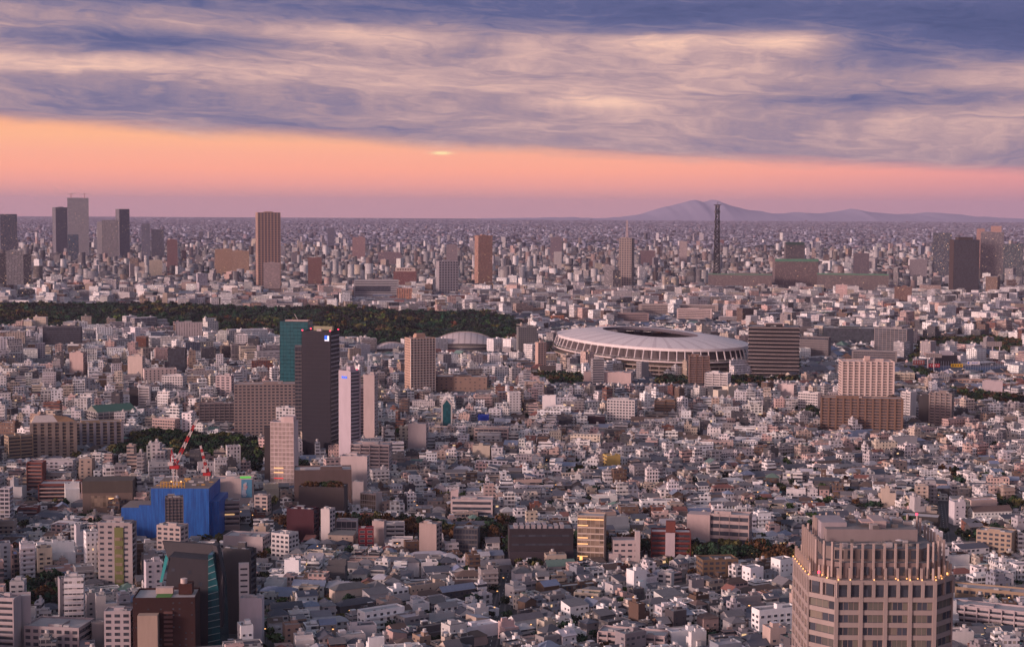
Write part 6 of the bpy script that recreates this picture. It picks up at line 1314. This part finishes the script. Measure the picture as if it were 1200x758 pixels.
# ------------------------------------------------------------------ hotel tower in the foreground
def hotel():
    D = 430.0; xl, xr = ray(952, 700).x/ray(952, 700).y*D, ray(1119, 700).x/ray(1119, 700).y*(D+4); cx = (xl+xr)/2; w = xr-xl; dp = 36.0; ch = 6.5
    zt = z_at(1040, 681, D); root = empty('hotel_tower', (cx, D+dp/2, 0)); tag(root, 'pinkish stone hotel tower with lit columns crowning its roof, foreground right', 'hotel')
    LM.append(('hotel tower', 1023, 690, 95, 68)); st = (.32,.262,.245); st2 = (.25,.20,.19)
    def oct_(s=0.0):
        a, b_, c_ = w/2-s, dp/2-s, max(1.5, ch-s*.4); return [(-a+c_,-b_),(a-c_,-b_),(a,-b_+c_),(a,b_-c_),(a-c_,b_),(-a+c_,b_),(-a,b_-c_),(-a,-b_+c_)]
    def prism(name, s, z0, z1, col, mat='surface', parent=root, top='roofing', tc=(.28,.25,.25)):
        p = oct_(s); mb = MB()
        for i in range(8): mb.wall(*p[i], *p[(i+1) % 8], z0, z1, mat, col)
        mb.face([(q[0], q[1], z1) for q in p], top, tc); return mb.obj(name, parent)
    prism('wall', .35, 0, zt, st2); fh = 3.42; P = oct_(0); win_n = 0; stuffW = MB(); stuffS = MB()
    wcache = {}
    nfl = int((zt-4)/fh); tops = zt-5.6
    faces_ = []
    for i in range(8):
        a, b_ = Vector(P[i]), Vector(P[(i+1) % 8]); m_ = (a+b_)/2; L = (b_-a).length; ang = math.atan2(b_.y-a.y, b_.x-a.x); faces_.append((Face(m_.x, m_.y, ang, L), L, i))
    for k in range(nfl):
        z = tops-fh*(k+1); shown = z_at(1000, 775, D) < z+fh
        p = oct_(-.05); q = oct_(.5); mb = MB()
        for i in range(8):
            j = (i+1) % 8; mb.wall(*p[i], *p[j], z-.15, z+1.15, 'surface', st); mb.face([(*p[i], z+1.15), (*p[j], z+1.15), (*q[j], z+1.15), (*q[i], z+1.15)], 'surface', st); mb.face([(*q[i], z-.15), (*q[j], z-.15), (*p[j], z-.15), (*p[i], z-.15)], 'surface', st)
        if shown: mb.obj('spandrel', root)
        else: stuffS.v += [] if False else []; mb.obj('spandrel', root) if k < 30 else None
        for fc, L, i in faces_:
            nb = 4 if i in (0, 4) else (1 if i % 2 else 5); bw = L/nb
            for j in range(nb):
                ww = bw-1.15; key = round(ww, 2)
                if key not in wcache:
                    m2 = MB(); m2.box(-ww/2, ww/2, -.02, .25, 0, fh-1.3, 'glass')
                    for t_ in range(5): x = -ww/2+t_*ww/4; m2.box(x-.05, x+.05, -.08, -.02, 0, fh-1.3, 'surface', (.30,.22,.2))
                    vs = []
                    for vr in range(5):
                        m5 = MB(); m5.v, m5.f, m5.uv, m5.c, m5.st, m5.mi, m5.names = list(m2.v), list(m2.f), list(m2.uv), list(m2.c), list(m2.st), list(m2.mi), list(m2.names); cc_ = [(.17,.16,.13),(.13,.125,.11),(.20,.17,.14),(.10,.095,.09),(.15,.14,.12)][vr]
                        if vr in (0, 2, 4): m5.box(-ww/2+.12, -ww/2+ww*(.24, 0, .48, 0, .73)[vr], -.05, -.02, .1, fh-1.45, 'surface', cc_)
                        if vr in (0, 1, 3): m5.box(ww/2-ww*(.24, .73, 0, .48, 0)[vr], ww/2-.12, -.05, -.02, .1, fh-1.45, 'surface', cc_)
                        vs.append(m5.mesh('window'))
                    wcache[key] = vs
                u = -L/2+(j+.5)*bw
                vis = i in (0, 1, 7) or i == 6
                if vis and shown and win_n < 100: fc_o = link('window', random.choice(wcache[key]), root, fc.at(u, z+1.15, -.3), fc.a); win_n += 1
                else: c, q_ = math.cos(fc.a), math.sin(fc.a); pp = fc.at(u, z+1.15, -.3); stuffW.T = (pp[0], pp[1], pp[2], c, q_); stuffW.box(-ww/2, ww/2, -.02, .2, 0, fh-1.3, 'glass')
    stuffW.obj('window', root, 'stuff')
    # a few lit rooms
    # piers
    for fc, L, i in faces_:
        nb = 4 if i in (0, 4) else (1 if i % 2 else 5); mb = MB(); mb.box(-.5, .5, -.35 if i == 0 else -.12, .3, 0, zt-.4, 'surface', st); me = mb.mesh('pier')
        for j in range(nb+1 if i % 2 == 0 else 0): link('pier', me, root, fc.at(-L/2+.0+j*L/nb, 0), fc.a)
    # cornice and tall storey
    for z, hgt, pr in ((zt-5.6, 1.3, -.25), (zt-.9, 1.2, -.3)):
        p = oct_(pr); mb = MB()
        for i in range(8): mb.wall(*p[i], *p[(i+1) % 8], z, z+hgt, 'surface', st)
        mb.face([(*q, z+hgt) for q in p], 'surface', st2); mb.face([(*q, z) for q in p[::-1]], 'surface', st2); mb.obj('cornice', root)
    mb = MB(); mb.box(-1.15, 1.15, -.1, .3, 0, 3.2, 'glass'); wt = mb.mesh('window'); mb = MB(); mb.box(-.42, .42, -.45, .2, 0, 4.3, 'surface', st); pt = mb.mesh('pier')
    for fc, L, i in faces_:
        if i in (0, 7, 1, 6):
            nb = 8 if i == 0 else (2 if i % 2 else 9)
            for j in range(nb): link('window', wt, root, fc.at(-L/2+(j+.5)*L/nb, zt-4.2, -.2), fc.a); link('pier', pt, root, fc.at(-L/2+(j+1)*L/nb, zt-4.4), fc.a)
    # crown storeys stepping back
    z1 = zt+.3; prism('crown_storey', 2.6, z1, z1+4.2, (.20,.15,.145), tc=(.2,.18,.18)); prism('crown_terrace', 4.6, z1+4.2, z1+7.6, (.20,.16,.15), tc=(.14,.13,.135))
    mb = MB(); mb.box(-.95, .95, -.15, .3, 0, 2.3, 'glass'); cw = mb.mesh('window')
    def pillars(s, z0, z1_, every, rr_, skipf=None, lit=.0, cap_=True):
        p = oct_(s); m3 = MB(); m3.box(-rr_, rr_, -rr_*1.15, rr_*1.15, 0, z1_-z0, 'surface', (.36,.285,.26)); me = m3.mesh('pillar'); m4 = MB(); m4.box(-.12, .12, -.12, .12, 0, .3, 'lamp_warm'); lm_ = m4.mesh('uplight')
        for i in range(8):
            a, b_ = Vector(p[i]), Vector(p[(i+1) % 8]); L = (b_-a).length; n = max(1, round(L/every)); ang = math.atan2(b_.y-a.y, b_.x-a.x)
            for j in range(n):
                q = a+(b_-a)*(j/n)
                if skipf and skipf(q, i): continue
                po = link('pillar', me, root, (q.x, q.y, z0), ang)
                if random.random() < lit:
                    o_ = (b_-a).normalized(); nrm = Vector((o_.y, -o_.x)); link('uplight', lm_, root, (q.x+nrm.x*.8, q.y+nrm.y*.8, z0+.02))
                    if q.x < -w*.3 or q.x > w*.36 or random.random() < .25:
                        ld = bpy.data.lights.new('uplight', 'POINT'); ld.energy = 28; ld.color = (1, .45, .15); ld.shadow_soft_size = .2; lo = bpy.data.objects.new('uplight_bulb', ld); COL.objects.link(lo); lo.parent = root; lo.location = (q.x+nrm.x*1.2, q.y+nrm.y*1.2, z0+.6)
    pillars(.6, z1, z1+3.2, 3.2, .27, lit=.8)
    pillars(2.3, z1, z1+9.6, 3.15, .27, lit=.5)
    pillars(5.0, z1+7.6, z1+12.6, 3.3, .25, skipf=lambda q, i: q.y < dp*.12, lit=.1)
    for j in range(8): link('window', cw, root, (-w/2+ch+1.2+j*(w-2*ch-2.4)/7, -dp/2+2.55, z1+.8)); link('window', cw, root, (-w/2+ch+1.2+j*(w-2*ch-2.4)/7, -dp/2+4.55, z1+4.9))
    mb = MB(); mb.box(-w*.34, w*.30, -dp*.10, dp*.28, z1+7.6, z1+11, 'surface', (.24,.20,.20), topcol=(.20,.18,.18)); mb.obj('plant_house', root)
    mb = MB(); mb.box(-w*.36, -w*.18, dp*.0, dp*.3, z1+7.6, z1+12.2, 'surface', (.32,.28,.30)); mb.obj('plant_tower', root)
    mb = MB(); mb.box(w*.0, w*.09, -dp*.05, dp*.2, z1+11, z1+13, 'surface', (.38,.30,.29)); mb.obj('lift_house', root)
    mb = MB(); mb.box(-w*.08, w*.12, -dp*.02, dp*.1, z1+12.2, z1+12.6, 'surface', (.46,.34,.33)); mb.obj('canopy', root)
    r = random.Random(2)
    for k in range(26):
        a, b_ = r.uniform(-.36, .36)*w, r.uniform(-.34, .36)*dp; s_ = r.uniform(.4, 1.4); zz = z1+7.6 if b_ < -dp*.1 else z1+11
        if abs(a) > w*.3 and zz > z1+8: continue
        mb = MB(); mb.box(a-s_, a+s_, b_-s_*.5, b_+s_*.5, zz, zz+r.uniform(.4, 1.6), 'surface', r.choice([(.4,.36,.36),(.2,.18,.18),(.3,.27,.27),(.12,.11,.11)])); mb.obj('roof_plant', root)
    for k in range(3): mb = MB(); a = w*(.05+.09*k); mb.cyl(a, -dp*.24, z1+7.6, z1+7.6+.7, 1.1, 'surface', (.15,.14,.14), 14); mb.obj('fan', root)
    mb = MB(); a, b_ = w*.16, -dp*.16; mb.cyl(a, b_, z1+8.4, z1+8.7, 1.2, 'surface', (.55,.48,.47), 14, r2=.3); mb.obj('satellite_dish', root)
    for k in range(3): mb = MB(); mb.bar((-w*.3+k*4, -dp*.25, z1+7.9), (w*.3-k*2, -dp*.2+k*3, z1+7.9), .14, col=(.35,.31,.3)); mb.obj('pipe', root)
    for a, b_, zz in ((-w/2+2.2, -dp/2+3, z1+1.2), (w*.36, dp*.2, z1+13)): mb = MB(); mb.cyl(a, b_, zz, zz+.6, .35, 'lamp_red', n=8); mb.obj('beacon', root)
    for k in range(5): mb = MB(); mb.cyl(w/2-1.5-(k % 2)*1.6, -dp/2+7+k*3.2, z1+.1, z1+.6, .35, 'lamp_warm', n=8); mb.obj('terrace_lamp', root)
hotel()
settle()
print('objects', len(bpy.data.objects))
